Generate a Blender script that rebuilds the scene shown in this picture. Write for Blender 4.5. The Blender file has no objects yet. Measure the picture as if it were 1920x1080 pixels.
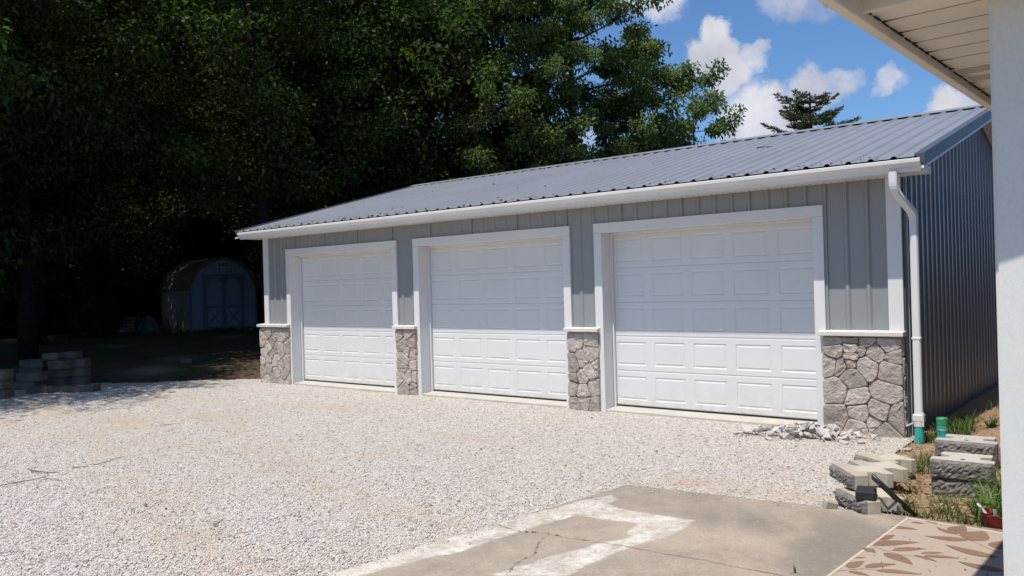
import bpy, bmesh, math, random
import numpy as np
from mathutils import Vector, Matrix
from mathutils.geometry import delaunay_2d_cdt

# ------------------------------------------------------------------ camera, world, sun
scene = bpy.context.scene
col = scene.collection
F = 1550.0                                    # focal length in photo pixels (1920 wide)
RC = np.array([[0.77534836, -0.02076826, -0.63119221],
               [0.63091032, -0.01892731, 0.77562486],
               [-0.02805515, -0.99960514, -0.00157235]])   # columns: camera right, down, forward
CP = np.array([2.40289, -9.63369, 1.74])
cam = bpy.data.cameras.new('camera')
cam.sensor_width = 36.0
cam.lens = 36.0 * F / 1920.0
cam.clip_start = 0.05
cam.clip_end = 6000
camo = bpy.data.objects.new('camera', cam)
col.objects.link(camo)
M4 = Matrix.Identity(4)
for i in range(3):
    M4[i][0] = RC[i, 0]; M4[i][1] = -RC[i, 1]; M4[i][2] = -RC[i, 2]; M4[i][3] = CP[i]
camo.matrix_world = M4
scene.camera = camo

SUN_EL = math.radians(67.6)
SUN_AZ = math.radians(3.0)                    # to the left of the garage's own normal
EXPOSURE = 0.10
SKY = 0.10
to_sun = Vector((-math.sin(SUN_AZ) * math.cos(SUN_EL), -math.cos(SUN_AZ) * math.cos(SUN_EL), math.sin(SUN_EL)))


def ray(px, py):
    return RC @ np.array([px - 960.0, py - 540.0, F])


def at_z(px, py, z=0.0):                       # photo point -> point on a horizontal plane
    r = ray(px, py); t = (z - CP[2]) / r[2]
    p = CP + r * t
    return float(p[0]), float(p[1])


def at_depth(px, d):                           # ground position in the direction of px, d metres ahead
    v = RC @ np.array([(px - 960.0) / F * d, 0, d])
    return float(CP[0] + v[0]), float(CP[1] + v[1])


class NT:
    def __init__(self, tree):
        self.t = tree
        tree.nodes.clear()

    def n(self, typ, ins=None, **kw):
        nd = self.t.nodes.new(typ)
        for k, v in kw.items():
            setattr(nd, k, v)
        for k, v in (ins or {}).items():
            sock = nd.inputs[k]
            if isinstance(v, bpy.types.NodeSocket):
                self.t.links.new(v, sock)
            else:
                sock.default_value = v
        return nd

    def math(self, op, a, b=None, c=None, clamp=False):
        ins = {0: a}
        if b is not None: ins[1] = b
        if c is not None: ins[2] = c
        nd = self.n('ShaderNodeMath', ins, operation=op); nd.use_clamp = clamp
        return nd.outputs[0]

    def ramp(self, f, stops):
        nd = self.n('ShaderNodeValToRGB', {0: f})
        e = nd.color_ramp.elements
        while len(e) < len(stops): e.new(0.5)
        for k, (p, c) in enumerate(stops):
            e[k].position = p
            e[k].color = (c, c, c, 1) if isinstance(c, (int, float)) else (c[0], c[1], c[2], 1)
        return nd.outputs[0]

    def mix(self, f, a, b, blend='MIX'):
        nd = self.n('ShaderNodeMix', data_type='RGBA', blend_type=blend)
        for s, v in ((nd.inputs[0], f), (nd.inputs[6], a), (nd.inputs[7], b)):
            if isinstance(v, bpy.types.NodeSocket): self.t.links.new(v, s)
            else:
                s.default_value = v if isinstance(v, (int, float)) else (v[0], v[1], v[2], 1)
        return nd.outputs[2]

    def noise(self, vec, scale, detail=4, rough=0.55, out=0):
        nd = self.n('ShaderNodeTexNoise', {'Scale': scale, 'Detail': detail, 'Roughness': rough})
        if vec is not None: self.t.links.new(vec, nd.inputs['Vector'])
        return nd.outputs[out]


world = bpy.data.worlds.new('World')
scene.world = world
world.use_nodes = True
W = NT(world.node_tree)
sky = W.n('ShaderNodeTexSky', sky_type='NISHITA', sun_disc=False, sun_elevation=SUN_EL,
          sun_rotation=math.pi + SUN_AZ, altitude=200.0, air_density=1.0, dust_density=0.6, ozone_density=2.2)
tc = W.n('ShaderNodeTexCoord').outputs['Generated']
nz1 = W.n('ShaderNodeTexNoise', {'Vector': tc, 'Scale': 11.0, 'Detail': 10.0, 'Roughness': 0.66})
off = W.n('ShaderNodeVectorMath', {0: nz1.outputs['Color'], 1: (0.5, 0.5, 0.5)}, operation='SUBTRACT').outputs[0]
off = W.n('ShaderNodeVectorMath', {0: off, 'Scale': 0.075}, operation='SCALE').outputs[0]
dirn = W.n('ShaderNodeVectorMath', {0: tc, 1: off}, operation='ADD').outputs[0]
dirn = W.n('ShaderNodeVectorMath', {0: dirn}, operation='NORMALIZE').outputs[0]
BLOBS = [(1342, 62, 34, 1), (1352, 92, 40, 1), (1312, 118, 40, .9), (1368, 135, 45, .85), (1410, 118, 34, .75), (1434, 100, 16, .6),
         (1405, 225, 60, .8), (1440, 200, 34, .8), (1470, 245, 60, .8), (1380, 250, 40, .7), (1520, 175, 42, .8), (1565, 160, 34, .65), (1600, 148, 20, .5),
         (1655, 155, 24, .75), (1640, 182, 20, .55), (1678, 165, 18, .5), (1790, 198, 36, 1), (1830, 212, 40, 1), (1760, 212, 20, .6),
         (1240, 2, 55, .65), (1200, -10, 50, .6), (1480, -12, 55, .6), (1530, 8, 34, .5), (1186, 78, 15, .6), (1000, 5, 40, .6), (940, 262, 40, .55),
         (1090, 260, 40, .5), (900, 120, 60, .4), (560, 180, 90, .6), (370, 140, 60, .6), (380, 400, 90, .7), (700, 330, 80, .6), (200, 300, 100, .5)]
cl = None
for (bx, by, br, amp) in BLOBS:
    d = ray(bx, by); d = d / np.linalg.norm(d)
    a = br / F
    dp = W.n('ShaderNodeVectorMath', {0: dirn, 1: tuple(float(q) for q in d)}, operation='DOT_PRODUCT').outputs['Value']
    mr = W.n('ShaderNodeMapRange', {'Value': dp, 'From Min': math.cos(a * 1.25), 'From Max': math.cos(a * 0.35), 'To Min': 0.0, 'To Max': amp},
             interpolation_type='SMOOTHSTEP').outputs[0]
    cl = mr if cl is None else W.math('MAXIMUM', cl, mr)
# the rest of the sky carries the same kind of scattered cumulus
ahead = W.n('ShaderNodeVectorMath', {0: tc, 1: tuple(float(q) for q in RC[:, 2])}, operation='DOT_PRODUCT').outputs['Value']
elsewhere = W.n('ShaderNodeMapRange', {'Value': ahead, 'From Min': 0.86, 'From Max': 0.70}).outputs[0]
gen = W.noise(W.n('ShaderNodeVectorMath', {0: dirn, 1: (1, 1, 1.8)}, operation='MULTIPLY').outputs[0], 3.0, 6, 0.55)
gen = W.n('ShaderNodeMapRange', {'Value': gen, 'From Min': 0.56, 'From Max': 0.70}).outputs[0]
cl = W.math('MAXIMUM', cl, W.math('MULTIPLY', gen, elsewhere))
fine = W.noise(tc, 30.0, 10, 0.66)
dens = W.math('MULTIPLY_ADD', fine, 0.95, W.math('SUBTRACT', cl, 0.50))
dens = W.n('ShaderNodeMapRange', {'Value': dens, 'From Min': 0.10, 'From Max': 0.92}, interpolation_type='SMOOTHSTEP').outputs[0]
cshade = W.noise(tc, 14.0, 5, 0.5)
ccol = W.mix(W.n('ShaderNodeMapRange', {'Value': cshade, 'From Min': .35, 'From Max': .65}).outputs[0], (4.3, 4.5, 5.5), (7.4, 7.4, 7.8))
skyc = W.mix(1.0, sky.outputs[0], (0.72, 0.985, 1.26), 'MULTIPLY')
skyc = W.mix(dens, skyc, ccol)
bg = W.n('ShaderNodeBackground', {'Color': skyc, 'Strength': SKY})
wo = W.n('ShaderNodeOutputWorld', {'Surface': bg.outputs[0]})

sun = bpy.data.lights.new('sun', 'SUN')
sun.energy = 4.6
sun.angle = math.radians(0.5)
sun.color = (1.0, 0.95, 0.875)
suno = bpy.data.objects.new('sun', sun)
suno.rotation_euler = to_sun.to_track_quat('Z', 'Y').to_euler()
col.objects.link(suno)

scene.view_settings.view_transform = 'Standard'
scene.view_settings.look = 'None'
scene.view_settings.gamma = 1.0
scene.view_settings.use_curve_mapping = False
scene.view_settings.exposure = EXPOSURE
scene.render.engine = 'CYCLES'
scene.cycles.max_bounces = 8
scene.cycles.diffuse_bounces = 4
scene.cycles.transmission_bounces = 4
scene.cycles.transparent_max_bounces = 8


# ------------------------------------------------------------------ materials
def material(name, base, rough=0.6, var=0.12, vscale=3.0, fine=0.06, fscale=60.0, bump=0.0, bscale=40.0, bdist=0.01,
             spec=0.5, coat=0.0, rnd=0.0, attr=None, dirt=None, dirt_scale=1.5, dirt_amt=0.4, metallic=0.0, space='obj', splash=False):
    m = bpy.data.materials.new(name)
    m.use_nodes = True
    T = NT(m.node_tree)
    if space == 'obj': v = T.n('ShaderNodeTexCoord').outputs['Object']
    else: v = T.n('ShaderNodeNewGeometry').outputs['Position']
    b = Vector(base)
    n1 = T.noise(v, vscale, 5, 0.6)
    c = T.mix(T.n('ShaderNodeMapRange', {'Value': n1, 'From Min': .3, 'From Max': .7}).outputs[0], tuple(b * (1 - var)), tuple(b * (1 + var)))
    if fine:
        n2 = T.noise(v, fscale, 3, 0.6)
        f = T.n('ShaderNodeMapRange', {'Value': n2, 'From Min': .25, 'From Max': .75, 'To Min': 1 - fine, 'To Max': 1 + fine}).outputs[0]
        c = T.mix(1.0, c, T.n('ShaderNodeCombineXYZ', {0: f, 1: f, 2: f}).outputs[0], 'MULTIPLY')
    if dirt:
        n3 = T.noise(v, dirt_scale, 7, 0.65)
        f = T.n('ShaderNodeMapRange', {'Value': n3, 'From Min': .48, 'From Max': .72, 'To Min': 0, 'To Max': dirt_amt}).outputs[0]
        c = T.mix(f, c, dirt)
    if splash:
        zz = T.n('ShaderNodeSeparateXYZ', {0: v}).outputs[2]
        f = T.n('ShaderNodeMapRange', {'Value': zz, 'From Min': .02, 'From Max': .42, 'To Min': .5, 'To Max': 0}).outputs[0]
        f = T.math('MULTIPLY', f, T.ramp(T.noise(v, 7, 7, .7), [(.38, 0), (.66, 1)]))
        c = T.mix(f, c, (.50, .43, .34))
    if rnd:
        oi = T.n('ShaderNodeObjectInfo').outputs['Random']
        f = T.n('ShaderNodeMapRange', {'Value': oi, 'To Min': 1 - rnd, 'To Max': 1 + rnd}).outputs[0]
        c = T.mix(1.0, c, T.n('ShaderNodeCombineXYZ', {0: f, 1: f, 2: f}).outputs[0], 'MULTIPLY')
    if attr:
        a = T.n('ShaderNodeAttribute', attribute_name=attr).outputs['Color']
        c = T.mix(1.0, c, a, 'MULTIPLY')
    p = T.n('ShaderNodeBsdfPrincipled', {'Base Color': c, 'Roughness': rough, 'Specular IOR Level': spec, 'Coat Weight': coat, 'Metallic': metallic})
    if coat: p.inputs['Coat Roughness'].default_value = 0.12
    if bump:
        hb = T.noise(v, bscale, 6, 0.65)
        bn = T.n('ShaderNodeBump', {'Strength': bump, 'Distance': bdist, 'Height': hb})
        T.t.links.new(bn.outputs[0], p.inputs['Normal'])
    T.n('ShaderNodeOutputMaterial', {'Surface': p.outputs[0]})
    return m


def leaf_material(name, a, b, trans=0.35, rough=0.5, tcol=None, spec=0.35):
    m = bpy.data.materials.new(name)
    m.use_nodes = True
    T = NT(m.node_tree)
    at = T.n('ShaderNodeAttribute', attribute_name='tint').outputs['Fac']
    c = T.mix(at, a, b)
    p = T.n('ShaderNodeBsdfPrincipled', {'Base Color': c, 'Roughness': rough, 'Specular IOR Level': spec})
    tcl = T.mix(1.0, c, tcol or (1.3, 1.5, 0.6), 'MULTIPLY')
    tr = T.n('ShaderNodeBsdfTranslucent', {'Color': tcl})
    mx = T.n('ShaderNodeMixShader', {0: trans, 1: p.outputs[0], 2: tr.outputs[0]})
    T.n('ShaderNodeOutputMaterial', {'Surface': mx.outputs[0]})
    return m


M = {}
M['white'] = material('white_painted_metal', (.71, .705, .695), .45, .03, 2, .015, 80, dirt=(.55, .53, .5), dirt_scale=1.2, dirt_amt=.10, space='pos')
M['gutter'] = material('cream_white_aluminium', (.74, .725, .69), .4, .03, 2, .02, 60, dirt=(.45, .42, .36), dirt_scale=2.5, dirt_amt=.14, space='pos')
M['door'] = material('white_steel_door', (.71, .705, .695), .42, .025, 1.5, .02, 120, bump=.05, bscale=160, bdist=.002, dirt=(.6, .58, .55), dirt_scale=.9, dirt_amt=.10, space='pos', splash=True)
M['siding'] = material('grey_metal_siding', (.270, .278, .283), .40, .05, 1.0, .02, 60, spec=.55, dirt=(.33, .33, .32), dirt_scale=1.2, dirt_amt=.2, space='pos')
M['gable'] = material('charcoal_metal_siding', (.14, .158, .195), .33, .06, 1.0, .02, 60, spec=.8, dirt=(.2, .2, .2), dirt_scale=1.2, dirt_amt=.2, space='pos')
M['roof'] = material('charcoal_metal_roof', (.235, .24, .26), .38, .07, .7, .03, 40, spec=.5, dirt=(.2, .195, .19), dirt_scale=1.1, dirt_amt=.35, space='pos')
M['rake'] = material('dark_rake_metal', (.075, .086, .105), .45, .1, 3, .03, 60, spec=.35, space='pos')
M['black'] = material('black_rubber', (.012, .012, .013), .7, .2, 8, .1, 60)
M['foam'] = material('black_closure_foam', (.01, .01, .01), .9)
M['stone'] = material('taupe_fieldstone', (.49, .43, .38), .9, .22, 6, .18, 45, bump=1.0, bscale=32, bdist=.03, rnd=.20, dirt=(.38, .27, .20), dirt_scale=3.2, dirt_amt=.55, spec=.25)
M['mortar'] = material('grey_mortar', (.33, .29, .25), .95, .15, 12, .12, 80, bump=.5, bscale=90, spec=.2, space='pos')
M['cap'] = material('cast_stone_cap', (.64, .605, .55), .85, .07, 8, .06, 120, bump=.25, bscale=120, bdist=.003, spec=.25, rnd=.04)
M['sill'] = material('sill_concrete', (.47, .44, .38), .9, .1, 4, .08, 80, bump=.3, bscale=90, bdist=.004, spec=.2, space='pos')
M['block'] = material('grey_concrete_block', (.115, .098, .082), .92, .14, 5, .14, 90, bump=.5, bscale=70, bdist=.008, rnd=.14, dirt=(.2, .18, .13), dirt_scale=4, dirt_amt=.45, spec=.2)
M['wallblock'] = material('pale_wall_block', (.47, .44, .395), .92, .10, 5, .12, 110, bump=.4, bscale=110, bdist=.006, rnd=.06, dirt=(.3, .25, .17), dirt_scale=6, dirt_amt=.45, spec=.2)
M['split'] = material('split_face_stone', (.25, .225, .205), .95, .28, 22, .25, 90, bump=1.0, bscale=45, bdist=.03, dirt=(.16, .12, .09), dirt_scale=8, dirt_amt=.5, spec=.2)
M['tan'] = material('tan_wall_block', (.43, .375, .295), .92, .12, 6, .12, 110, bump=.4, bscale=110, bdist=.006, dirt=(.6, .57, .5), dirt_scale=5, dirt_amt=.6, spec=.2)
M['rubble'] = material('broken_limestone', (.52, .475, .445), .9, .10, 7, .1, 60, bump=.5, bscale=60, bdist=.006, rnd=.16, dirt=(.36, .30, .27), dirt_scale=8, dirt_amt=.4, spec=.25)
M['iron'] = material('black_wrought_iron', (.012, .013, .014), .35, .2, 8, .05, 60, spec=.6)
M['brickblack'] = material('black_paver', (.016, .018, .022), .75, .25, 18, .2, 90, bump=.4, bscale=90, bdist=.005)
M['teal'] = material('teal_plastic_pipe', (.035, .40, .36), .4, .06, 5, .04, 60, dirt=(.22, .2, .14), dirt_scale=9, dirt_amt=.5)
M['green'] = material('green_plastic_cap', (.03, .26, .10), .45, .08, 8, .04, 60, dirt=(.3, .4, .3), dirt_scale=8, dirt_amt=.4)
M['pvc'] = material('white_pvc', (.66, .65, .58), .45, .04, 6, .03, 60, dirt=(.35, .33, .25), dirt_scale=14, dirt_amt=.5)
M['red'] = material('red_pot_foil', (.22, .010, .016), .38, .2, 12, .08, 60, bump=.4, bscale=24, bdist=.01)
M['soil_pot'] = material('potting_soil', (.03, .02, .014), .95, .3, 30, .2, 90, bump=.8, bscale=80, bdist=.01)
M['tag'] = material('white_plastic_tag', (.8, .8, .8), .4)
M['rug'] = material('tan_outdoor_rug', (.405, .325, .262), .95, .06, 3, .13, 260, bump=.5, bscale=260, bdist=.003, dirt=(.36, .29, .22), dirt_scale=3, dirt_amt=.4, spec=.1, space='pos')
M['rugleaf'] = material('brown_rug_print', (.225, .142, .102), .95, .08, 3, .16, 260, bump=.5, bscale=260, bdist=.003, dirt=(.33, .25, .18), dirt_scale=4, dirt_amt=.3, spec=.1, space='pos')
M['rugedge'] = material('pale_rug_binding', (.52, .45, .36), .95, .06, 3, .1, 200, spec=.1, space='pos')
M['twig'] = material('brown_twig', (.085, .06, .042), .9, .25, 20, .1, 60)
M['dryleaf'] = material('dry_brown_leaf', (.16, .10, .06), .85, .3, 20, .1, 60, attr='tint_col')
M['post'] = material('painted_porch_post', (.71, .70, .655), .6, .03, 2, .04, 150, bump=.14, bscale=110, bdist=.004, dirt=(.36, .34, .28), dirt_scale=60, dirt_amt=.14, space='pos')
M['soffit'] = material('cream_vinyl_soffit', (.72, .67, .60), .55, .04, 2, .02, 60, dirt=(.4, .36, .29), dirt_scale=2.2, dirt_amt=.28, space='pos')
M['vent'] = material('perforated_vent_vinyl', (.40, .37, .33), .7, .1, 4, .25, 170, space='pos')
M['grime'] = material('soffit_grime', (.035, .028, .02), .95, .3, 20, .2, 60)
M['shingle'] = material('brown_asphalt_shingle', (.11, .095, .085), .92, .25, 9, .25, 120, bump=.5, bscale=120, bdist=.006, rnd=.2, spec=.2)
M['housewall'] = material('grey_vinyl_siding', (.36, .36, .35), .6, .05, 2, .03, 60, space='pos')
M['shedwall'] = material('blue_grey_painted_plywood', (.185, .22, .31), .75, .10, 2, .08, 40, dirt=(.1, .11, .13), dirt_scale=2.5, dirt_amt=.3, spec=.3)
M['shedtrim'] = material('dark_slate_trim', (.105, .125, .175), .75, .12, 4, .08, 40)
M['shedside'] = material('weathered_shed_side', (.17, .19, .19), .8, .2, 3, .12, 30)
M['ventgrey'] = material('pale_louvre', (.42, .43, .45), .6)
M['bark'] = material('grey_brown_bark', (.020, .017, .014), .95, .35, 5, .3, 26, bump=.9, bscale=16, bdist=.04, spec=.15)
M['wood'] = material('weathered_timber', (.10, .08, .062), .9, .3, 4, .2, 30, rnd=.2)
M['tarp'] = material('blue_grey_tarp', (.045, .065, .08), .7, .2, 4, .1, 30, bump=.6, bscale=7, bdist=.05)
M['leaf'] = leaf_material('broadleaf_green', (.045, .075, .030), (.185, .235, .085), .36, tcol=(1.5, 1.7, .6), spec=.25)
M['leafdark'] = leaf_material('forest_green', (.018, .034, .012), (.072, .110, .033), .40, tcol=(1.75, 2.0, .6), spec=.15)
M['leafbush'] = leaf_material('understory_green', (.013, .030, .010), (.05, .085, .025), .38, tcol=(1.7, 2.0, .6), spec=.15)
M['needle'] = leaf_material('conifer_green', (.050, .068, .034), (.125, .140, .065), .22, tcol=(1.1, 1.2, .8))
M['grass'] = leaf_material('grass_green', (.04, .075, .018), (.12, .17, .045), .35)
M['drygrass'] = leaf_material('dry_grass', (.16, .12, .06), (.30, .24, .13), .25, tcol=(1.1, 1, .8))
M['lily'] = leaf_material('daylily_green', (.06, .12, .025), (.16, .26, .06), .35)


# ------------------------------------------------------------------ builders
class MB:
    def __init__(self):
        self.v = []; self.f = []; self.mi = []

    def add(self, vs, fs, mi=0):
        o = len(self.v)
        self.v += [tuple(p) for p in vs]
        self.f += [tuple(i + o for i in f) for f in fs]
        self.mi += [mi] * len(fs)
        return self

    def box(self, x0, x1, y0, y1, z0, z1, mi=0):
        vs = [(x0, y0, z0), (x1, y0, z0), (x1, y1, z0), (x0, y1, z0), (x0, y0, z1), (x1, y0, z1), (x1, y1, z1), (x0, y1, z1)]
        return self.add(vs, [(0, 3, 2, 1), (4, 5, 6, 7), (0, 1, 5, 4), (1, 2, 6, 5), (2, 3, 7, 6), (3, 0, 4, 7)], mi)

    def quad(self, a, b, c, d, mi=0):
        return self.add([a, b, c, d], [(0, 1, 2, 3)], mi)

    def prism(self, outline, h0, h1, axis='z', mi=0):
        n = len(outline)
        def p(a, b, h):
            return {'z': (a, b, h), 'x': (h, a, b), 'y': (a, h, b)}[axis]
        vs = [p(a, b, h0) for a, b in outline] + [p(a, b, h1) for a, b in outline]
        fs = [tuple(range(n))[::-1], tuple(range(n, 2 * n))]
        fs += [(i, (i + 1) % n, n + (i + 1) % n, n + i) for i in range(n)]
        return self.add(vs, fs, mi)

    def tube(self, pts, radii, n=6, cap=True, mi=0, flat=None):
        pts = [Vector(p) for p in pts]
        if not hasattr(radii, '__len__'): radii = [radii] * len(pts)
        o = len(self.v); fs = []
        prev = None
        for i, p in enumerate(pts):
            t = (pts[min(i + 1, len(pts) - 1)] - pts[max(i - 1, 0)]).normalized()
            if prev is None:
                a = Vector((0, 0, 1)) if abs(t.z) < .9 else Vector((1, 0, 0))
                u = t.cross(a).normalized()
            else:
                u = (prev - t * prev.dot(t)).normalized()
            prev = u
            w = t.cross(u)
            for k in range(n):
                an = 2 * math.pi * k / n
                self.v.append(tuple(p + (u * math.cos(an) + w * math.sin(an)) * radii[i]))
        for i in range(len(pts) - 1):
            for k in range(n):
                a = o + i * n + k; b = o + i * n + (k + 1) % n
                fs.append((a, b, b + n, a + n))
        if cap:
            fs.append(tuple(o + k for k in range(n))[::-1])
            fs.append(tuple(o + (len(pts) - 1) * n + k for k in range(n)))
        self.f += fs; self.mi += [mi] * len(fs)
        return self

    def lathe(self, prof, n=20, cx=0, cy=0, mi=0):
        o = len(self.v)
        for r, z in prof:
            for k in range(n):
                a = 2 * math.pi * k / n
                self.v.append((cx + r * math.cos(a), cy + r * math.sin(a), z))
        for i in range(len(prof) - 1):
            for k in range(n):
                a = o + i * n + k; b = o + i * n + (k + 1) % n
                self.f.append((a, b, b + n, a + n)); self.mi.append(mi)
        return self

    def mesh(self, name, mats, bevel=0.0, smooth=False, seg=1):
        me = bpy.data.meshes.new(name)
        me.from_pydata(self.v, [], self.f)
        for m in (mats if isinstance(mats, (list, tuple)) else [mats]):
            me.materials.append(m)
        if any(self.mi):
            me.polygons.foreach_set('material_index', self.mi)
        if bevel:
            bm = bmesh.new(); bm.from_mesh(me)
            es = [e for e in bm.edges if len(e.link_faces) == 2 and e.calc_face_angle(0) > .5]
            bmesh.ops.bevel(bm, geom=es, offset=bevel, segments=seg, affect='EDGES', clamp_overlap=True)
            bm.to_mesh(me); bm.free()
        if smooth:
            me.polygons.foreach_set('use_smooth', [True] * len(me.polygons))
        me.update()
        return me

    def build(self, name, mats, parent=None, bevel=0.0, smooth=False, seg=1):
        return link(name, self.mesh(name, mats, bevel, smooth, seg), parent)


def link(name, me, parent=None, loc=None, rot=None, scale=None):
    o = bpy.data.objects.new(name, me)
    col.objects.link(o)
    if parent is not None: o.parent = parent
    if loc is not None: o.location = loc
    if rot is not None: o.rotation_euler = rot
    if scale is not None: o.scale = scale if hasattr(scale, '__len__') else (scale,) * 3
    return o


def tag(o, label=None, cat=None, group=None, kind=None):
    if label: o['label'] = label
    if cat: o['category'] = cat
    if group: o['group'] = group
    if kind: o['kind'] = kind
    return o


def thing(name, label, cat, loc=(0, 0, 0), rotz=0.0, group=None):
    o = bpy.data.objects.new(name, None)
    o.empty_display_size = .2
    col.objects.link(o)
    o.location = loc
    o.rotation_euler = (0, 0, rotz)
    return tag(o, label, cat, group)


def copy_tree(o, parent=None):
    c = o.copy(); col.objects.link(c); c.parent = parent
    for ch in list(o.children): copy_tree(ch, c)
    return c


def np_mesh(name, verts, faces, mats, attr=None, attr_name='tint', mi=None, smooth=False):
    """verts (n,3), faces (m,k) arrays"""
    me = bpy.data.meshes.new(name)
    k = faces.shape[1]
    me.vertices.add(len(verts)); me.vertices.foreach_set('co', np.ascontiguousarray(verts, dtype=np.float32).ravel())
    me.loops.add(faces.size); me.loops.foreach_set('vertex_index', np.ascontiguousarray(faces, dtype=np.int32).ravel())
    me.polygons.add(len(faces)); me.polygons.foreach_set('loop_start', np.arange(0, faces.size, k, dtype=np.int32))
    for m in (mats if isinstance(mats, (list, tuple)) else [mats]): me.materials.append(m)
    if mi is not None: me.polygons.foreach_set('material_index', np.asarray(mi, dtype=np.int32))
    if smooth: me.polygons.foreach_set('use_smooth', np.ones(len(faces), dtype=bool))
    if attr is not None:
        a = np.asarray(attr, dtype=np.float32)
        if a.ndim == 1: a = np.stack([a, a, a, np.ones_like(a)], 1)
        ca = me.color_attributes.new(attr_name, 'FLOAT_COLOR', 'POINT')
        ca.data.foreach_set('color', np.ascontiguousarray(a).ravel())
    me.update(calc_edges=True)
    me.validate()
    return me


def vnoise(x, y, seed=0):
    """cheap smooth value noise on arrays, roughly -1..1"""
    x = np.asarray(x, float); y = np.asarray(y, float)
    xi = np.floor(x); yi = np.floor(y); xf = x - xi; yf = y - yi
    def h(a, b):
        s = np.sin(a * 127.1 + b * 311.7 + seed * 74.7) * 43758.5453
        return (s - np.floor(s)) * 2 - 1
    u = xf * xf * (3 - 2 * xf); w = yf * yf * (3 - 2 * yf)
    return (h(xi, yi) * (1 - u) + h(xi + 1, yi) * u) * (1 - w) + (h(xi, yi + 1) * (1 - u) + h(xi + 1, yi + 1) * u) * w


def fbm(x, y, seed=0, o=4):
    s = 0; a = 1; t = 0
    for k in range(o):
        s = s + a * vnoise(np.asarray(x) * 2 ** k, np.asarray(y) * 2 ** k, seed + k); t += a; a *= .5
    return s / t


def sstep(a, b, x):
    t = np.clip((np.asarray(x, float) - a) / (b - a), 0, 1)
    return t * t * (3 - 2 * t)


# ------------------------------------------------------------------ terrain
def edge_s(x, y):                              # metres beyond the driveway's far left edge
    x = np.asarray(x, float); y = np.asarray(y, float)
    return (x + 12.3) * -.59 + (y - .6) * .81


def height(x, y):
    x = np.asarray(x, float); y = np.asarray(y, float)
    s = edge_s(x, y)
    h = .62 * sstep(0, 13, s) + .16 * sstep(.2, 1.6, s) * (1 - sstep(4, 11, s)) + 1.2 * sstep(18, 120, s)
    h = h + (.05 * fbm(x * .8, y * .8, 3) + .02 * fbm(x * 3, y * 3, 7)) * sstep(0, 2, s)
    r = sstep(.3, .9, x) * sstep(-3.2, -2.4, y)                      # loose soil right of the garage
    h = h + r * (.035 * fbm(x * 2, y * 2, 5) + .02)
    h = h + .22 * np.exp(-((x - 1.05) ** 2 / .35 + (y - 1.5) ** 2 / 3.0))
    return h - .06


xs = np.unique(np.concatenate([-np.geomspace(46, 2500, 14), np.arange(-46, -14, .5), np.arange(-14, 2.5, .14), np.arange(2.5, 14, .5), np.geomspace(14, 2500, 14)]))
ys = np.unique(np.concatenate([-np.geomspace(16, 2500, 14), np.arange(-16, -4, .4), np.arange(-4, 8, .14), np.arange(8, 46, .5), np.geomspace(46, 2500, 14)]))
gx, gy = np.meshgrid(xs, ys)
gz = height(gx, gy)
nx, ny = len(xs), len(ys)
idx = np.arange(nx * ny).reshape(ny, nx)
faces = np.stack([idx[:-1, :-1], idx[:-1, 1:], idx[1:, 1:], idx[1:, :-1]], -1).reshape(-1, 4)
zone = sstep(-.3, .2, gx) * (1 - sstep(3, 6, gx)) * sstep(-4.5, -3, gy) * (1 - sstep(9, 12, gy))

for (qx_, qy_, a_) in [(285, 697, .8), (330, 684, .5), (215, 668, .4), (430, 655, .45), (150, 650, .35)]:
    bx_, by_ = at_z(qx_, qy_, .05)
    zone = np.maximum(zone, a_ * np.exp(-((gx - bx_) ** 2 + (gy - by_) ** 2) / .22))
mg = bpy.data.materials.new('earth_and_leaf_litter'); mg.use_nodes = True
T = NT(mg.node_tree)
pos = T.n('ShaderNodeNewGeometry').outputs['Position']
n1 = T.noise(pos, .9, 6, .65); n2 = T.noise(pos, 14, 6, .7); n3 = T.noise(pos, 60, 4, .7)
litter = T.mix(T.ramp(n2, [(.35, 0), (.65, 1)]), (.055, .036, .024), (.15, .095, .06))
grassc = T.mix(T.ramp(n3, [(.3, 0), (.7, 1)]), (.028, .042, .016), (.075, .10, .034))
wood_floor = T.mix(T.ramp(n1, [(.45, 0), (.6, 1)]), litter, grassc)
soil = T.mix(T.ramp(n2, [(.3, 0), (.7, 1)]), (.27, .165, .095), (.46, .315, .20))
soil = T.mix(T.ramp(n3, [(.55, 0), (.75, .6)]), soil, (.15, .09, .055))
zf = T.n('ShaderNodeAttribute', attribute_name='zone').outputs['Fac']
c = T.mix(zf, wood_floor, soil)
hb = T.math('ADD', T.math('MULTIPLY', n2, .7), T.math('MULTIPLY', n3, .4))
bn = T.n('ShaderNodeBump', {'Strength': .8, 'Distance': .05, 'Height': hb})
p = T.n('ShaderNodeBsdfPrincipled', {'Base Color': c, 'Roughness': .95, 'Specular IOR Level': .15, 'Normal': bn.outputs[0]})
T.n('ShaderNodeOutputMaterial', {'Surface': p.outputs[0]})
ground = link('ground', np_mesh('ground', np.stack([gx.ravel(), gy.ravel(), gz.ravel()], 1), faces, mg, zone.ravel(), 'zone', smooth=True))
tag(ground, kind='structure')

# gravel driveway: its own sheet with an uneven rim
gvx = np.arange(-34, 1.0, .09); gvy = np.arange(-16, .7, .09)
gx, gy = np.meshgrid(gvx, gvy)


def gravel_in(x, y):
    s = edge_s(x, y) + .35 * fbm(x * .7, y * .7, 11) + .18 * fbm(x * 3, y * 3, 12)
    lim = np.interp(y, [-3.5, -3.1, -2.7, -2.2, -1.8, -1.2, -.3], [.55, .46, .30, .24, .26, .26, .16]) + .10 * fbm(x * 4, y * 4, 13)
    return (s < .1) & ((x < lim) | (y < -3.6))


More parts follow.
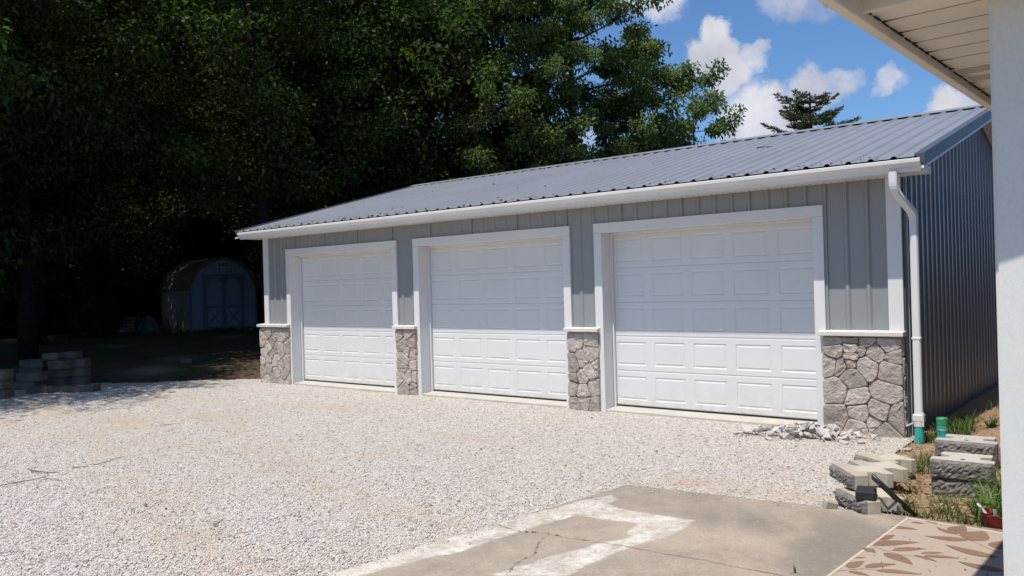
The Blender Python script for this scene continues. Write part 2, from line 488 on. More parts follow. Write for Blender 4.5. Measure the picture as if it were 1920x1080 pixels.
def gravel_z(x, y):
    return -.03 + .012 * fbm(x * 1.2, y * 1.2, 21) + .010 * fbm(x * 5, y * 5, 22) - .02 * sstep(-.6, .0, edge_s(x, y))


inside = gravel_in(gx, gy)
gz = gravel_z(gx, gy)
ny, nx = gx.shape
idx = np.arange(nx * ny).reshape(ny, nx)
fa = np.stack([idx[:-1, :-1], idx[:-1, 1:], idx[1:, 1:], idx[1:, :-1]], -1).reshape(-1, 4)
ok = (inside[:-1, :-1] & inside[:-1, 1:] & inside[1:, 1:] & inside[1:, :-1]).ravel()
fa = fa[ok]
used = np.unique(fa); remap = -np.ones(nx * ny, int); remap[used] = np.arange(len(used))
vv = np.stack([gx.ravel(), gy.ravel(), gz.ravel()], 1)[used]
mgv = bpy.data.materials.new('crushed_limestone'); mgv.use_nodes = True
T = NT(mgv.node_tree)
pos = T.n('ShaderNodeNewGeometry').outputs['Position']
wob = T.n('ShaderNodeTexNoise', {'Vector': pos, 'Scale': 30.0, 'Detail': 2.0})
pw = T.n('ShaderNodeVectorMath', {0: T.n('ShaderNodeVectorMath', {0: wob.outputs['Color'], 'Scale': .03}, operation='SCALE').outputs[0], 1: pos}, operation='ADD').outputs[0]
va = T.n('ShaderNodeTexVoronoi', {'Vector': pw, 'Scale': 62.0, 'Randomness': 1.0})
vb = T.n('ShaderNodeTexVoronoi', {'Vector': pw, 'Scale': 140.0, 'Randomness': 1.0})
sep = T.n('ShaderNodeSeparateColor', {0: va.outputs['Color']})
c = T.ramp(sep.outputs[0], [(0.0, (.36, .325, .29)), (.25, (.55, .505, .455)), (.6, (.66, .61, .555)), (.85, (.73, .69, .635)), (1.0, (.64, .52, .41))])
c = T.mix(T.ramp(T.n('ShaderNodeSeparateColor', {0: vb.outputs['Color']}).outputs[1], [(.0, .55), (.2, 0)]), c, (.31, .28, .26))
big = T.noise(pos, .55, 5, .6)
c = T.mix(T.ramp(big, [(.55, 0), (.72, .55)]), c, (.56, .46, .36))
tanf = T.n('ShaderNodeAttribute', attribute_name='stain').outputs['Fac']
c = T.mix(T.math('MULTIPLY', tanf, .7), c, (.54, .40, .27))
mid = T.noise(pos, 4.5, 5, .7)
c = T.mix(T.ramp(mid, [(.62, 0), (.80, .5)]), c, (.34, .25, .18))
edge = T.ramp(va.outputs['Distance'], [(.2, 1.0), (.75, .0)])
hb = T.math('ADD', T.math('MULTIPLY', edge, 1.0), T.math('MULTIPLY', sep.outputs[1], .8))
bn = T.n('ShaderNodeBump', {'Strength': .9, 'Distance': .010, 'Height': hb})
p = T.n('ShaderNodeBsdfPrincipled', {'Base Color': c, 'Roughness': .92, 'Specular IOR Level': .2, 'Normal': bn.outputs[0]})
T.n('ShaderNodeOutputMaterial', {'Surface': p.outputs[0]})


def stain(x, y):
    """earth showing through the stone: known spots, two faint wheel tracks and random thin places"""
    t = np.zeros(np.shape(x))
    for px, py, rx, ry, a in [(230, 792, 1.1, .5, .9), (390, 783, .9, .4, .9), (60, 757, 1.3, .4, .9), (300, 830, .8, .4, .5), (20, 800, .9, .35, .6), (1400, 918, .45, .16, 1.0), (1500, 930, .35, .16, 1.0), (1310, 905, .4, .14, .7), (590, 945, .18, .08, .8),
                              (720, 965, .2, .08, .7), (880, 820, .5, .2, .6), (640, 765, .9, .25, .6), (330, 742, 1.3, .3, .6)]:
        cx, cy = at_z(px, py, -.03)
        t = np.maximum(t, a * np.exp(-(((x - cx) / rx) ** 2 + ((y - cy) / ry) ** 2)))
    u = y + .25 * x + .5 * fbm(x * .25, y * .25, 61)
    tr = np.exp(-((u + 5.6) / .28) ** 2) + np.exp(-((u + 7.1) / .28) ** 2)
    t = np.maximum(t, .5 * tr)
    n = fbm(x * 3, y * 3, 62)
    return np.clip(t * (.75 + .9 * n) + .35 * sstep(.28, .55, fbm(x * .9, y * .9, 63)), 0, 1)


tag(link('gravel_driveway', np_mesh('gravel_driveway', vv, remap[fa], mgv, stain(vv[:, 0], vv[:, 1]), 'stain', smooth=True)), kind='structure')

# ------------------------------------------------------------------ patio slab
PA = [(-1.395, -3.464), (-1.746, -6.479), (-2.25, -12.5), (9.0, -12.5), (9.0, -2.72), (1.423, -3.194), (.801, -3.197), (0.0, -3.30)]
ZP = .0


def poly_in(x, y, poly):
    x = np.asarray(x); y = np.asarray(y); c = np.zeros(x.shape, bool); n = len(poly)
    for i in range(n):
        x0, y0 = poly[i]; x1, y1 = poly[(i + 1) % n]
        if y0 == y1: continue
        t = ((y0 > y) != (y1 > y)) & (x < (x1 - x0) * (y - y0) / (y1 - y0) + x0)
        c ^= t
    return c


def poly_dist(x, y, poly, closed=True):
    d = np.full(np.shape(x), 1e9); n = len(poly)
    for i in range(n if closed else n - 1):
        x0, y0 = poly[i]; x1, y1 = poly[(i + 1) % n]
        L = (x1 - x0) ** 2 + (y1 - y0) ** 2 + 1e-12
        t = np.clip(((x - x0) * (x1 - x0) + (y - y0) * (y1 - y0)) / L, 0, 1)
        d = np.minimum(d, np.hypot(x - x0 - t * (x1 - x0), y - y0 - t * (y1 - y0)))
    return d


PATCH = [[(-1.365, -4.423), (-1.209, -4.132), (-0.88, -4.196), (-0.408, -4.146), (-0.385, -4.372), (-0.418, -4.694), (-0.505, -5.16), (-0.528, -5.598),
          (-0.863, -5.85), (-0.807, -5.553), (-0.693, -5.061), (-0.598, -4.742), (-0.701, -4.422), (-1.126, -4.482)],
         [(-1.80, -6.9), (-1.70, -6.13), (-1.62, -5.402), (-1.45, -4.423), (-1.39, -4.133), (-1.30, -3.874), (-1.20, -3.95), (-1.218, -4.418), (-1.29, -4.957), (-1.36, -5.623), (-1.50, -6.1), (-1.60, -6.8)]]
CRACKS = [[(-1.56, -5.01), (-1.40, -5.06), (-1.258, -5.061), (-1.17, -5.02), (-1.086, -5.008), (-.98, -5.00), (-0.882, -4.975), (-.78, -4.985), (-0.672, -4.964), (-.53, -4.945), (-0.396, -4.943), (-.2, -4.93), (-0.034, -4.904), (0.318, -4.904), (.70, -4.88)],
          [(-1.086, -5.01), (-1.044, -5.186), (-.96, -5.32), (-0.902, -5.43), (-.90, -5.58), (-0.855, -5.707), (-0.787, -5.866), (-.74, -6.2)]]
px_ = np.unique(np.concatenate([np.arange(-1.76, 1.6, .0095), np.arange(-2.3, -1.76, .1), np.arange(1.6, 9.01, .4)]))
py_ = np.unique(np.concatenate([np.arange(-6.6, -3.1, .0095), np.arange(-12.5, -6.6, .4), [-3.1, -2.9, -2.7]]))
gx, gy = np.meshgrid(px_, py_)
wx = gx + .02 * fbm(gx * 9, gy * 9, 31); wy = gy + .02 * fbm(gx * 9, gy * 9, 32)
ins = poly_in(gx + .012 * fbm(gx * 14, gy * 14, 30), gy + .012 * fbm(gx * 14, gy * 14, 33), PA)
white = np.zeros(gx.shape)
for P in PATCH:
    dd = poly_dist(wx, wy, P); inn = poly_in(wx, wy, P)
    sd = np.where(inn, dd, -dd)
    n = .06 * fbm(gx * 5, gy * 5, 36)
    white = np.maximum(white, sstep(-.006, .010 + .03 * (fbm(gx * 3, gy * 3, 37) > .12), sd + .02 + n * .55) * (.80 + .30 * fbm(gx * 8, gy * 8, 38)))
white *= np.clip(1 - .45 * sstep(.05, .5, fbm(gx * 2.6, gy * 2.6, 39)), 0, 1) * np.clip(1.05 - .5 * sstep(.1, .45, fbm(gx * 9 + gy * 3, gy * 9 - gx * 3, 40, 5)), .15, 1)
white *= np.where(fbm(gx * 40, gy * 40, 48, 2) > .30, .55, 1)
dark = sstep(-.22, .30, fbm(gx * 1.5 + .5 * gy, gy * 1.0, 41)) * (.35 + .65 * sstep(-1.0, -.3, gx))
warm = sstep(-.2, .4, fbm(gx * 1.6, gy * 1.6, 43))
cr = np.minimum(poly_dist(wx, wy, CRACKS[0], False), 1.9 * poly_dist(wx, wy, CRACKS[1], False) + .001)
cwid = .0065 + .005 * fbm(gx * 7, gy * 7, 45)
crk = 1 - sstep(cwid * .5, cwid * 1.4, cr)
rimd = poly_dist(gx, gy, PA)
gz = ZP - .009 * crk - .012 * (1 - sstep(0, .02, rimd)) + .004 * fbm(gx, gy, 46)
cvis = crk * np.clip(.75 + 1.1 * fbm(gx * 5, gy * 5, 47), .12, 1)
A_ = np.stack([white, dark, warm, cvis], -1)
ny, nx = gx.shape
idx = np.arange(nx * ny).reshape(ny, nx)
fa = np.stack([idx[:-1, :-1], idx[:-1, 1:], idx[1:, 1:], idx[1:, :-1]], -1).reshape(-1, 4)
ok = (ins[:-1, :-1] & ins[:-1, 1:] & ins[1:, 1:] & ins[1:, :-1]).ravel()
fa = fa[ok]
used = np.unique(fa); remap = -np.ones(nx * ny, int); remap[used] = np.arange(len(used))
vv = np.stack([gx.ravel(), gy.ravel(), gz.ravel()], 1)[used]
mp = bpy.data.materials.new('worn_patio_concrete'); mp.use_nodes = True
T = NT(mp.node_tree)
pos = T.n('ShaderNodeNewGeometry').outputs['Position']
wa = T.n('ShaderNodeAttribute', attribute_name='wear')
at = T.n('ShaderNodeSeparateColor', {0: wa.outputs['Color']})
n1 = T.noise(pos, 6, 6, .65); n2 = T.noise(pos, 70, 5, .75); n3 = T.noise(pos, 1.6, 5, .6)
c = T.mix(T.ramp(n1, [(.3, 0), (.7, 1)]), (.30, .245, .192), (.42, .35, .275))
c = T.mix(T.math('MULTIPLY', at.outputs[2], .5), c, (.47, .385, .295))
c = T.mix(T.math('MULTIPLY', at.outputs[1], .75), c, (.205, .175, .145))
c = T.mix(T.ramp(n3, [(.5, 0), (.75, .35)]), c, (.29, .25, .22))
c = T.mix(at.outputs[0], c, T.mix(T.ramp(n1, [(.35, 0), (.7, 1)]), (.58, .525, .445), (.79, .75, .67)))
c = T.mix(T.ramp(n2, [(.34, .65), (.50, 0)]), c, (.17, .145, .12))
c = T.mix(T.ramp(T.noise(pos, 22, 6, .75), [(.56, 0), (.72, .5)]), c, (.54, .49, .42))
c = T.mix(wa.outputs['Alpha'], c, (.055, .042, .032))
bn = T.n('ShaderNodeBump', {'Strength': .45, 'Distance': .006, 'Height': n2})
p = T.n('ShaderNodeBsdfPrincipled', {'Base Color': c, 'Roughness': .9, 'Specular IOR Level': .2, 'Normal': bn.outputs[0]})
T.n('ShaderNodeOutputMaterial', {'Surface': p.outputs[0]})
patio = link('patio', np_mesh('patio', vv, remap[fa], mp, A_.reshape(-1, 4)[used], 'wear', smooth=True))
tag(patio, kind='structure')

# ------------------------------------------------------------------ fieldstone veneer
def clip_poly(poly, a, b, c):                  # keep a*x+b*y<=c
    out = []; n = len(poly)
    for i in range(n):
        p, q = poly[i], poly[(i + 1) % n]
        dp = a * p[0] + b * p[1] - c; dq = a * q[0] + b * q[1] - c
        if dp <= 0: out.append(p)
        if (dp < 0 < dq) or (dq < 0 < dp):
            t = dp / (dp - dq)
            out.append((p[0] + t * (q[0] - p[0]), p[1] + t * (q[1] - p[1])))
    return out


def stone_mesh(cell, origin, U, Vv, N, rng, T_=.034):
    cx = sum(p[0] for p in cell) / len(cell); cy = sum(p[1] for p in cell) / len(cell)
    pts = []
    n = len(cell)
    for i in range(n):                         # cut corners so no stone is a hard polygon
        p, q = cell[i], cell[(i + 1) % n]
        L = math.hypot(q[0] - p[0], q[1] - p[1])
        if L < .012: continue
        r = min(.28, .02 / L)
        ks = [r, .5, 1 - r] if L > .09 else [r, 1 - r]
        for k in ks:
            j = .004 if k != .5 else .007
            pts.append((p[0] + (q[0] - p[0]) * k + rng.uniform(-j, j), p[1] + (q[1] - p[1]) * k + rng.uniform(-j, j)))
    m = len(pts)
    O = Vector(origin); U = Vector(U); Vv = Vector(Vv); N = Vector(N)
    t0 = T_ * rng.uniform(.75, 1.35)
    tilt = (rng.uniform(-.10, .10), rng.uniform(-.08, .12))
    vs = []
    for s, d, j in ((1, 0, 0), (.99, t0 * .70, .004), (.915, t0, .006)):
        for (x, y) in pts:
            X = cx + (x - cx) * s; Y = cy + (y - cy) * s
            dd = d + (rng.uniform(-j, j) + (tilt[0] * (X - cx) + tilt[1] * (Y - cy)) * .6 if d else 0)
            if d: dd = max(.004, dd)
            vs.append(O + U * X + Vv * Y + N * dd)
    fs = []
    for k in range(2):
        for i in range(m):
            a = k * m + i; b = k * m + (i + 1) % m
            fs.append((a, b, b + m, a + m))
    # rough split front: random inner points, Delaunay facets
    ring = [(cx + (x - cx) * .915, cy + (y - cy) * .915) for x, y in pts]
    x0, x1 = min(p[0] for p in ring), max(p[0] for p in ring); y0, y1 = min(p[1] for p in ring), max(p[1] for p in ring)
    inner = []
    for q in range(60):
        if len(inner) >= max(2, min(11, int((x1 - x0) * (y1 - y0) / .0022))): break
        a = rng.random() * 6.283; r = rng.random() ** .5 * .80
        e = ring[rng.randrange(m)]
        c_ = (cx + (e[0] - cx) * r, cy + (e[1] - cy) * r)
        if all(math.hypot(c_[0] - w[0], c_[1] - w[1]) > .022 for w in inner): inner.append(c_)
    res = delaunay_2d_cdt([Vector(p) for p in ring + inner], [(i, (i + 1) % m) for i in range(m)], [], 1, 1e-5)
    if len(res[0]) == m + len(inner):
        for (x, y) in inner:
            vs.append(O + U * x + Vv * y + N * (t0 + rng.uniform(-.006, .011) + (tilt[0] * (x - cx) + tilt[1] * (y - cy)) * .6))
        omap = {k: (o[0] if o else 0) for k, o in enumerate(res[3])}
        for f in res[2]:
            fs.append(tuple(2 * m + omap[k] for k in f))
    else:
        fs.append(tuple(range(2 * m, 3 * m)))
    mb = MB(); mb.add(vs, fs)
    return mb


def veneer(parent, seeds, w, h, origin, U, Vv, N, rng, T_=.030, gap=.0028):
    wt = [rng.uniform(-1, 1) * .0035 for _ in seeds]
    for i, s in enumerate(seeds):
        poly = [(0, 0), (w, 0), (w, h), (0, h)]
        for j, q in enumerate(seeds):
            if j == i: continue
            dx, dy = q[0] - s[0], q[1] - s[1]; L = math.hypot(dx, dy)
            mx, my = (s[0] + q[0]) / 2, (s[1] + q[1]) / 2
            a, b = dx / L, dy / L
            poly = clip_poly(poly, a, b, a * mx + b * my - gap + max(-.3 * L, min(.3 * L, (wt[i] - wt[j]) / (2 * L))))
            if len(poly) < 3: break
        if len(poly) < 3: continue
        stone_mesh(poly, origin, U, Vv, N, rng, T_).build('stone', M['stone'], parent)


def auto_seeds(rng, w, h, n):
    pts = []
    best = None
    for k in range(n):
        cand = None; bd = -1
        for t in range(14):
            c = (rng.uniform(.03, w - .03), rng.uniform(.03, h - .03))
            d = min([math.hypot((c[0] - p[0]), (c[1] - p[1]) * 1.25) for p in pts] or [9]) * rng.uniform(.75, 1.2)
            if d > bd: bd = d; cand = c
        pts.append(cand)
    return pts


# ------------------------------------------------------------------ garage
XL, XR = -11.86, .02
YW = .085                                      # siding plane
garage = thing('garage', 'long grey metal garage with three white overhead doors and stone piers', 'garage')
OPEN = [(-11.117, -7.998), (-7.595, -4.394), (-3.984, -.821)]
RIB = .2286


def rib_profile(u0, u1, phase=0.0, hgt=.019, minor=False):
    """list of (u, depth) of an agricultural metal sheet"""
    pts = [(u0, 0.0)]
    k = math.floor((u0 - phase) / RIB) - 1
    prof = [(-.036, 0), (-.014, hgt), (.014, hgt), (.036, 0)]
    if minor: prof += [(.068, 0), (.074, .004), (.086, .004), (.092, 0), (.136, 0), (.142, .004), (.154, .004), (.160, 0)]
    while True:
        c = phase + k * RIB
        if c - .05 > u1: break
        for du, d in prof:
            u = c + du
            if u0 + .0005 < u < u1 - .0005: pts.append((u, d))
        k += 1
    pts.append((u1, 0.0))
    pts = sorted(set(pts))
    return pts


def sheet(u0, u1, lo, hi, place, phase=0.0, hgt=.019):
    mb = MB(); pr = rib_profile(u0, u1, phase, hgt)
    vs = []
    for u, d in pr:
        vs.append(place(u, lo(u), d)); vs.append(place(u, hi(u), d))
    fs = [(2 * i, 2 * i + 2, 2 * i + 3, 2 * i + 1) for i in range(len(pr) - 1)]
    mb.add(vs, fs)
    return mb


# front siding, sheet by sheet, cut round the doors
cuts = sorted(set([XL + .10, XR - .10] + [q for a, b in OPEN for q in (a + .02, b - .02)] + [XL + .10 + .9144 * k for k in range(1, 13)]))
for a, b in zip(cuts[:-1], cuts[1:]):
    if b - a < .03: continue
    mid = (a + b) / 2
    zb = 1.13
    for da, db in OPEN:
        if da < mid < db: zb = 2.56
    sheet(a, b, lambda u: zb, lambda u: 2.86, lambda u, z, d: (u, YW - d, z), phase=-.345).build('wall_panel', M['siding'], garage)
# screws
mb = MB()
for a, b in [(XL + .1, -11.13), (-7.99, -7.61), (-4.38, -4.0), (-.81, XR - .1)]:
    k = math.ceil((a + .345) / RIB)
    while -.345 + k * RIB < b:
        u = -.345 + k * RIB + .055
        if u < b - .01:
            for z in (1.17, 1.86):
                mb.tube([(u, YW - .006, z), (u, YW + .001, z)], .0065, 6)
        k += 1
tag(mb.build('screw', M['siding'], garage), kind='stuff')
# backing shell so that no light leaks through
shell = MB()
shell.box(XL + .02, XR - .02, .42, .45, -.1, 2.84)
shell.build('inner_wall', M['foam'], garage)
for x0, x1 in [(XL + .03, -11.13), (-7.98, -7.61), (-4.37, -4.0), (-.80, XR - .03)]:
    MB().box(x0, x1, YW + .012, .415, -.1, 2.83).build('wall_core', M['foam'], garage)
MB().box(XL + .05, XR - .05, YW + .016, .412, 2.60, 2.83).build('header_core', M['foam'], garage)

for x0, x1 in [(XL, XL + .145), (XR - .155, XR)]:
    MB().box(x0, x1, .045, .082, 1.135, 2.86).build('corner_trim', M['white'], garage, bevel=.003)

for di, (a, b) in enumerate(OPEN):
    ia, ib = a + .125, b - .125
    MB().box(a, ia, .042, .083, -.05, 2.45).build('door_trim', M['white'], garage, bevel=.003)
    MB().box(ib, b, .042, .083, -.05, 2.45).build('door_trim', M['white'], garage, bevel=.003)
    MB().box(a, b, .0405, .083, 2.452, 2.585).build('door_trim', M['white'], garage, bevel=.003)
    MB().box(ia - .03, ia, .084, .262, -.05, 2.452).build('door_jamb', M['white'], garage)
    MB().box(ib, ib + .03, .084, .262, -.05, 2.452).build('door_jamb', M['white'], garage)
    MB().box(ia, ib, .084, .262, 2.454, 2.48).build('door_jamb', M['white'], garage)
    MB().box(ia - .03, ia + .032, .264, .30, -.02, 2.452).build('door_stop', M['white'], garage, bevel=.003)
    MB().box(ib - .032, ib + .03, .264, .30, -.02, 2.452).build('door_stop', M['white'], garage, bevel=.003)
    MB().box(ia + .033, ib - .033, .264, .30, 2.42, 2.456).build('door_stop', M['gutter'], garage, bevel=.003)
    sl = MB(); sl.add([(a + .06, .055, -.12), (b - .06, .055, -.12), (b - .06, .40, -.12), (a + .06, .40, -.12),
                       (a + .06, .055, .0), (b - .06, .055, .0), (b - .06, .40, .028), (a + .06, .40, .028)],
                      [(0, 3, 2, 1), (4, 5, 6, 7), (0, 1, 5, 4), (1, 2, 6, 5), (2, 3, 7, 6), (3, 0, 4, 7)])
    sl.build('sill', M['sill'], garage, bevel=.006)
    door = MB().box(ia - .01, ib + .01, .345, .37, .045, 2.44).build('garage_door', M['door'], garage)
    zb0, zt0 = .045, 2.44
    hs = (zt0 - zb0) / 5
    for r in range(5):
        z0 = zb0 + r * hs + .001; z1 = zb0 + (r + 1) * hs - .001
        mb = MB(); Y = .308
        x0, x1 = ia - .01, ib + .01
        npan = 5
        pw = (x1 - x0) / npan
        zpa, zpb = z0 + .075, z1 - .075
        mb.quad((x0, Y + .004, z0), (x1, Y + .004, z0), (x1, Y, z0 + .012), (x0, Y, z0 + .012))
        mb.quad((x0, Y, z0 + .012), (x1, Y, z0 + .012), (x1, Y, zpa), (x0, Y, zpa))
        mb.quad((x0, Y, zpb), (x1, Y, zpb), (x1, Y, z1 - .012), (x0, Y, z1 - .012))
        mb.quad((x0, Y, z1 - .012), (x1, Y, z1 - .012), (x1, Y + .004, z1), (x0, Y + .004, z1))
        mb.quad((x0, Y + .004, z1), (x1, Y + .004, z1), (x1, Y + .036, z1), (x0, Y + .036, z1))
        mb.quad((x0, Y + .036, z0), (x1, Y + .036, z0), (x1, Y + .004, z0), (x0, Y + .004, z0))
        px0 = x0
        for k in range(npan):
            qa = x0 + k * pw + .062; qb = x0 + (k + 1) * pw - .062
            mb.quad((px0, Y, zpa), (qa, Y, zpa), (qa, Y, zpb), (px0, Y, zpb))
            px0 = qb
            rings = [(0, 0), (.010, .0065), (.020, .0065), (.036, .001), (.042, .001)]
            vs = []
            for ins_, dep in rings:
                vs += [(qa + ins_, Y + dep, zpa + ins_), (qb - ins_, Y + dep, zpa + ins_), (qb - ins_, Y + dep, zpb - ins_), (qa + ins_, Y + dep, zpb - ins_)]
            fs = []
            for q in range(len(rings) - 1):
                for e in range(4):
                    fs.append((q * 4 + e, q * 4 + (e + 1) % 4, q * 4 + 4 + (e + 1) % 4, q * 4 + 4 + e))
            fs.append(tuple((len(rings) - 1) * 4 + e for e in range(4)))
            mb.add(vs, fs)
        mb.quad((px0, Y, zpa), (x1, Y, zpa), (x1, Y, zpb), (px0, Y, zpb))
        mb.build('door_section', M['door'], door)
    MB().box(ia + .0, ib - .0, .312, .35, .014, .043).build('bottom_seal', M['black'], door)

# stone piers
R1 = random.Random(11)
S8 = [(170, 303), (180, 368), (310, 296), (405, 303), (560, 318), (303, 350), (372, 364), (466, 386), (303, 408), (592, 412), (135, 480), (222, 492), (292, 470), (408, 482),
      (566, 508), (298, 572), (180, 668), (525, 672), (330, 716), (198, 872), (350, 838), (480, 812), (604, 848), (326, 930), (448, 888), (510, 950)]
PIERS = [(-11.985, -11.04, auto_seeds(random.Random(4), .945, 1.12, 25)),
         (-8.03, -7.55, auto_seeds(random.Random(8), .48, 1.12, 15)),
         (-4.455, -3.935, auto_seeds(random.Random(21), .52, 1.12, 15)),
         (-.858, .005, [((px - 90) / 565 * .863, (1003 - py) / 723 * 1.12) for px, py in S8])]
for i, (a, b, seeds) in enumerate(PIERS):
    pier = MB().box(a + .008, b - .008, .030, .145, -.10, 1.075).build('stone_pier', M['mortar'], garage)
    veneer(pier, seeds, b - a, 1.12, (a, .030, -.06), (1, 0, 0), (0, 0, 1), (0, -1, 0), R1)
    ss = auto_seeds(R1, .118, 1.12, 6)
    veneer(pier, ss, .118, 1.12, (b - .008, .028, -.06), (0, 1, 0), (0, 0, 1), (1, 0, 0), R1, T_=.016)
    cp = MB(); e = .03
    cp.add([(a - e, -.045, 1.078), (b + e * .8, -.045, 1.078), (b + e * .8, .12, 1.078), (a - e, .12, 1.078),
            (a - e, -.045, 1.128), (b + e * .8, -.045, 1.128), (b + e * .8, .12, 1.142), (a - e, .12, 1.142)],
           [(0, 3, 2, 1), (4, 5, 6, 7), (0, 1, 5, 4), (1, 2, 6, 5), (2, 3, 7, 6), (3, 0, 4, 7)])
    cp.build('pier_cap', M['cap'], pier, bevel=.005)

# roof
EY, EZ, RY, RZ = -.40, 2.965, 4.5, 4.240
SL = (RZ - EZ) / (RY - EY)
XA, XB = -12.09, .345
ln = math.hypot(1, SL); ny_, nz_ = -SL / ln, 1 / ln
k = 0; u = XB
edges = [XB]
while edges[-1] - .9144 > XA: edges.append(edges[-1] - .9144)
edges.append(XA)
for a, b in zip(edges[1:], edges[:-1]):
    sheet(a, b, lambda u: 0.0, lambda u: 1.0, lambda u, t, d: (u, EY + (RY - .02 - EY) * t + ny_ * d, EZ + (RZ - .005 - EZ) * t + nz_ * d), phase=.30, hgt=.022).build('roof_panel', M['roof'], garage)
    sheet(a, b, lambda u: 0.0, lambda u: 1.0, lambda u, t, d: (u, RY + .02 + (RY - EY) * t - ny_ * d, RZ - .005 - (RZ - EZ) * t + nz_ * d), phase=.30, hgt=.022).build('roof_panel', M['roof'], garage)
# deck under the sheets
MB().add([(XA + .02, EY + .03, EZ - .012), (XB - .03, EY + .03, EZ - .012), (XB - .03, RY, RZ - .03), (XA + .02, RY, RZ - .03),
          (XB - .03, 2 * RY - EY - .03, EZ - .012), (XA + .02, 2 * RY - EY - .03, EZ - .012)], [(0, 1, 2, 3), (3, 2, 4, 5)]).build('roof_deck', M['foam'], garage)
# ridge cap stands on the ribs, dark gaps between
rc = MB()
w = .17; hh = .030
rc.add([(XA, RY - w, RZ - w * SL + hh), (XB, RY - w, RZ - w * SL + hh), (XB, RY, RZ + hh + .012), (XA, RY, RZ + hh + .012), (XB, RY + w, RZ - w * SL + hh), (XA, RY + w, RZ - w * SL + hh),
        (XA, RY - w - .012, RZ - w * SL + hh - .006), (XB, RY - w - .012, RZ - w * SL + hh - .006)], [(0, 1, 2, 3), (3, 2, 4, 5), (6, 7, 1, 0)])
rc.build('ridge_cap', M['roof'], garage)
MB().box(XA + .01, XB - .01, RY - .10, RY + .10, RZ - .05, RZ + .0).build('closure_strip', M['foam'], garage)
# fascia, soffit, gutter
MB().box(XA + .05, XB - .03, -.335, -.315, 2.822, 2.945).build('fascia', M['gutter'], garage)
for k in range(32):
    a = XA + .05 + k * .386; b = min(a + .384, XB - .04)
    if b - a < .05: break
    MB().box(a, b, -.312, .10, 2.826, 2.838).build('soffit_panel', M['gutter'], garage)
mb = MB()
for k in range(150):
    x = XA + .15 + k * .082
    if x < XB - .1: mb.box(x, x + .022, -.02, -.013, 2.8235, 2.827)
tag(mb.build('vent_slot', M['grime'], garage), kind='stuff')
prof = [(-.337, 2.945), (-.337, 2.815), (-.392, 2.815), (-.398, 2.850), (-.408, 2.868), (-.436, 2.888), (-.450, 2.905), (-.452, 2.938), (-.444, 2.944), (-.438, 2.936), (-.438, 2.912), (-.40, 2.885), (-.385, 2.83), (-.345, 2.825), (-.345, 2.945)]
gu = MB(); gu.prism(prof, -11.965, .330, axis='x')
gutter = gu.build('gutter', M['gutter'], garage)
MB().prism([(-.336, 2.943), (-.336, 2.816), (-.393, 2.816), (-.409, 2.867), (-.451, 2.906), (-.451, 2.938)], .3305, .334, axis='x').build('end_cap', M['gutter'], gutter)
MB().prism([(-.336, 2.943), (-.336, 2.816), (-.393, 2.816), (-.409, 2.867), (-.451, 2.906), (-.451, 2.938)], -11.969, -11.9655, axis='x').build('end_cap', M['gutter'], gutter)

# gable walls, ribbed, sheet by sheet
def gtop(y): return EZ + (min(y, 2 * RY - y) - EY) * SL - .02
YB = 2 * RY - .08
y = .10
while y < YB - .05:
    b = min(y + .9144, YB)
    for side in (1, -1):
        X0 = XR - .02 if side == 1 else XL + .02
        if y < RY < b:
            parts_ = [(y, RY), (RY, b)]
        else: parts_ = [(y, b)]
        for (p0, p1) in parts_:
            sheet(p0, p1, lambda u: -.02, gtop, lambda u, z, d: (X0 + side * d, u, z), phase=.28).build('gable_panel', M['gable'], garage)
    y = b
MB().box(XR - .03, XR + .018, .083, .175, -.05, 2.86).build('corner_trim', M['rake'], garage, bevel=.003)  # gable leg of the white corner trim, its shade painted in with dark metal
MB().box(XR + .010, XR + .026, .1765, .186, -.03, 2.80).build('corner_trim', M['white'], garage)
MB().box(XL + .02, XR - .03, YB - .02, YB, -.05, 2.95).build('rear_wall', M['siding'], garage)
MB().box(XR - .025, XR + .012, .19, YB, -.14, -.022).build('grade_board', M['wood'], garage)
# rake: dark trim, pale soffit edge, boxed return
for X0, s in ((XB, 1), (XA, -1)):
    for (ya, za, yb, zb_) in ((EY - .01, EZ, RY, RZ), (2 * RY - EY + .01, EZ, RY, RZ)):
        t = MB()
        xa, xb = (X0 - .07, X0 + .025) if s == 1 else (X0 - .025, X0 + .07)
        t.add([(xa, ya, za + .030), (xb, ya, za + .030), (xb, yb, zb_ + .030), (xa, yb, zb_ + .030),
               (xa, ya, za + .022), (xb, ya, za - .100), (xb, yb, zb_ - .100), (xa, yb, zb_ + .022)],
              [(0, 1, 2, 3), (1, 5, 6, 2), (0, 4, 5, 1), (3, 2, 6, 7)])
        t.build('rake_trim', M['rake'], garage)
        f = MB()
        xo = X0 + .018 * s; xi = X0 - .004 * s
        f.add([(xo, ya, za - .101), (xi, ya, za - .101), (xi, yb, zb_ - .101), (xo, yb, zb_ - .101),
               (xo, ya, za - .132), (xi, ya, za - .132), (xi, yb, zb_ - .132), (xo, yb, zb_ - .132)],
              [(0, 1, 2, 3), (4, 7, 6, 5), (0, 3, 7, 4), (1, 5, 6, 2), (0, 4, 5, 1), (3, 2, 6, 7)])
        f.build('rake_fascia', M['white'], garage)
        q = MB(); xw = XR if s == 1 else XL
        q.add([(xw, ya, za - .122), (xi, ya, za - .122), (xi, yb, zb_ - .122), (xw, yb, zb_ - .122), (xw, ya, za - .111), (xi, ya, za - .111), (xi, yb, zb_ - .111), (xw, yb, zb_ - .111)],
              [(0, 3, 2, 1), (4, 5, 6, 7), (0, 1, 5, 4)])
        q.build('rake_soffit', M['white'], garage)
MB().box(.02, .362, -.30, -.10, 2.802, 2.872).build('eave_return', M['white'], garage)

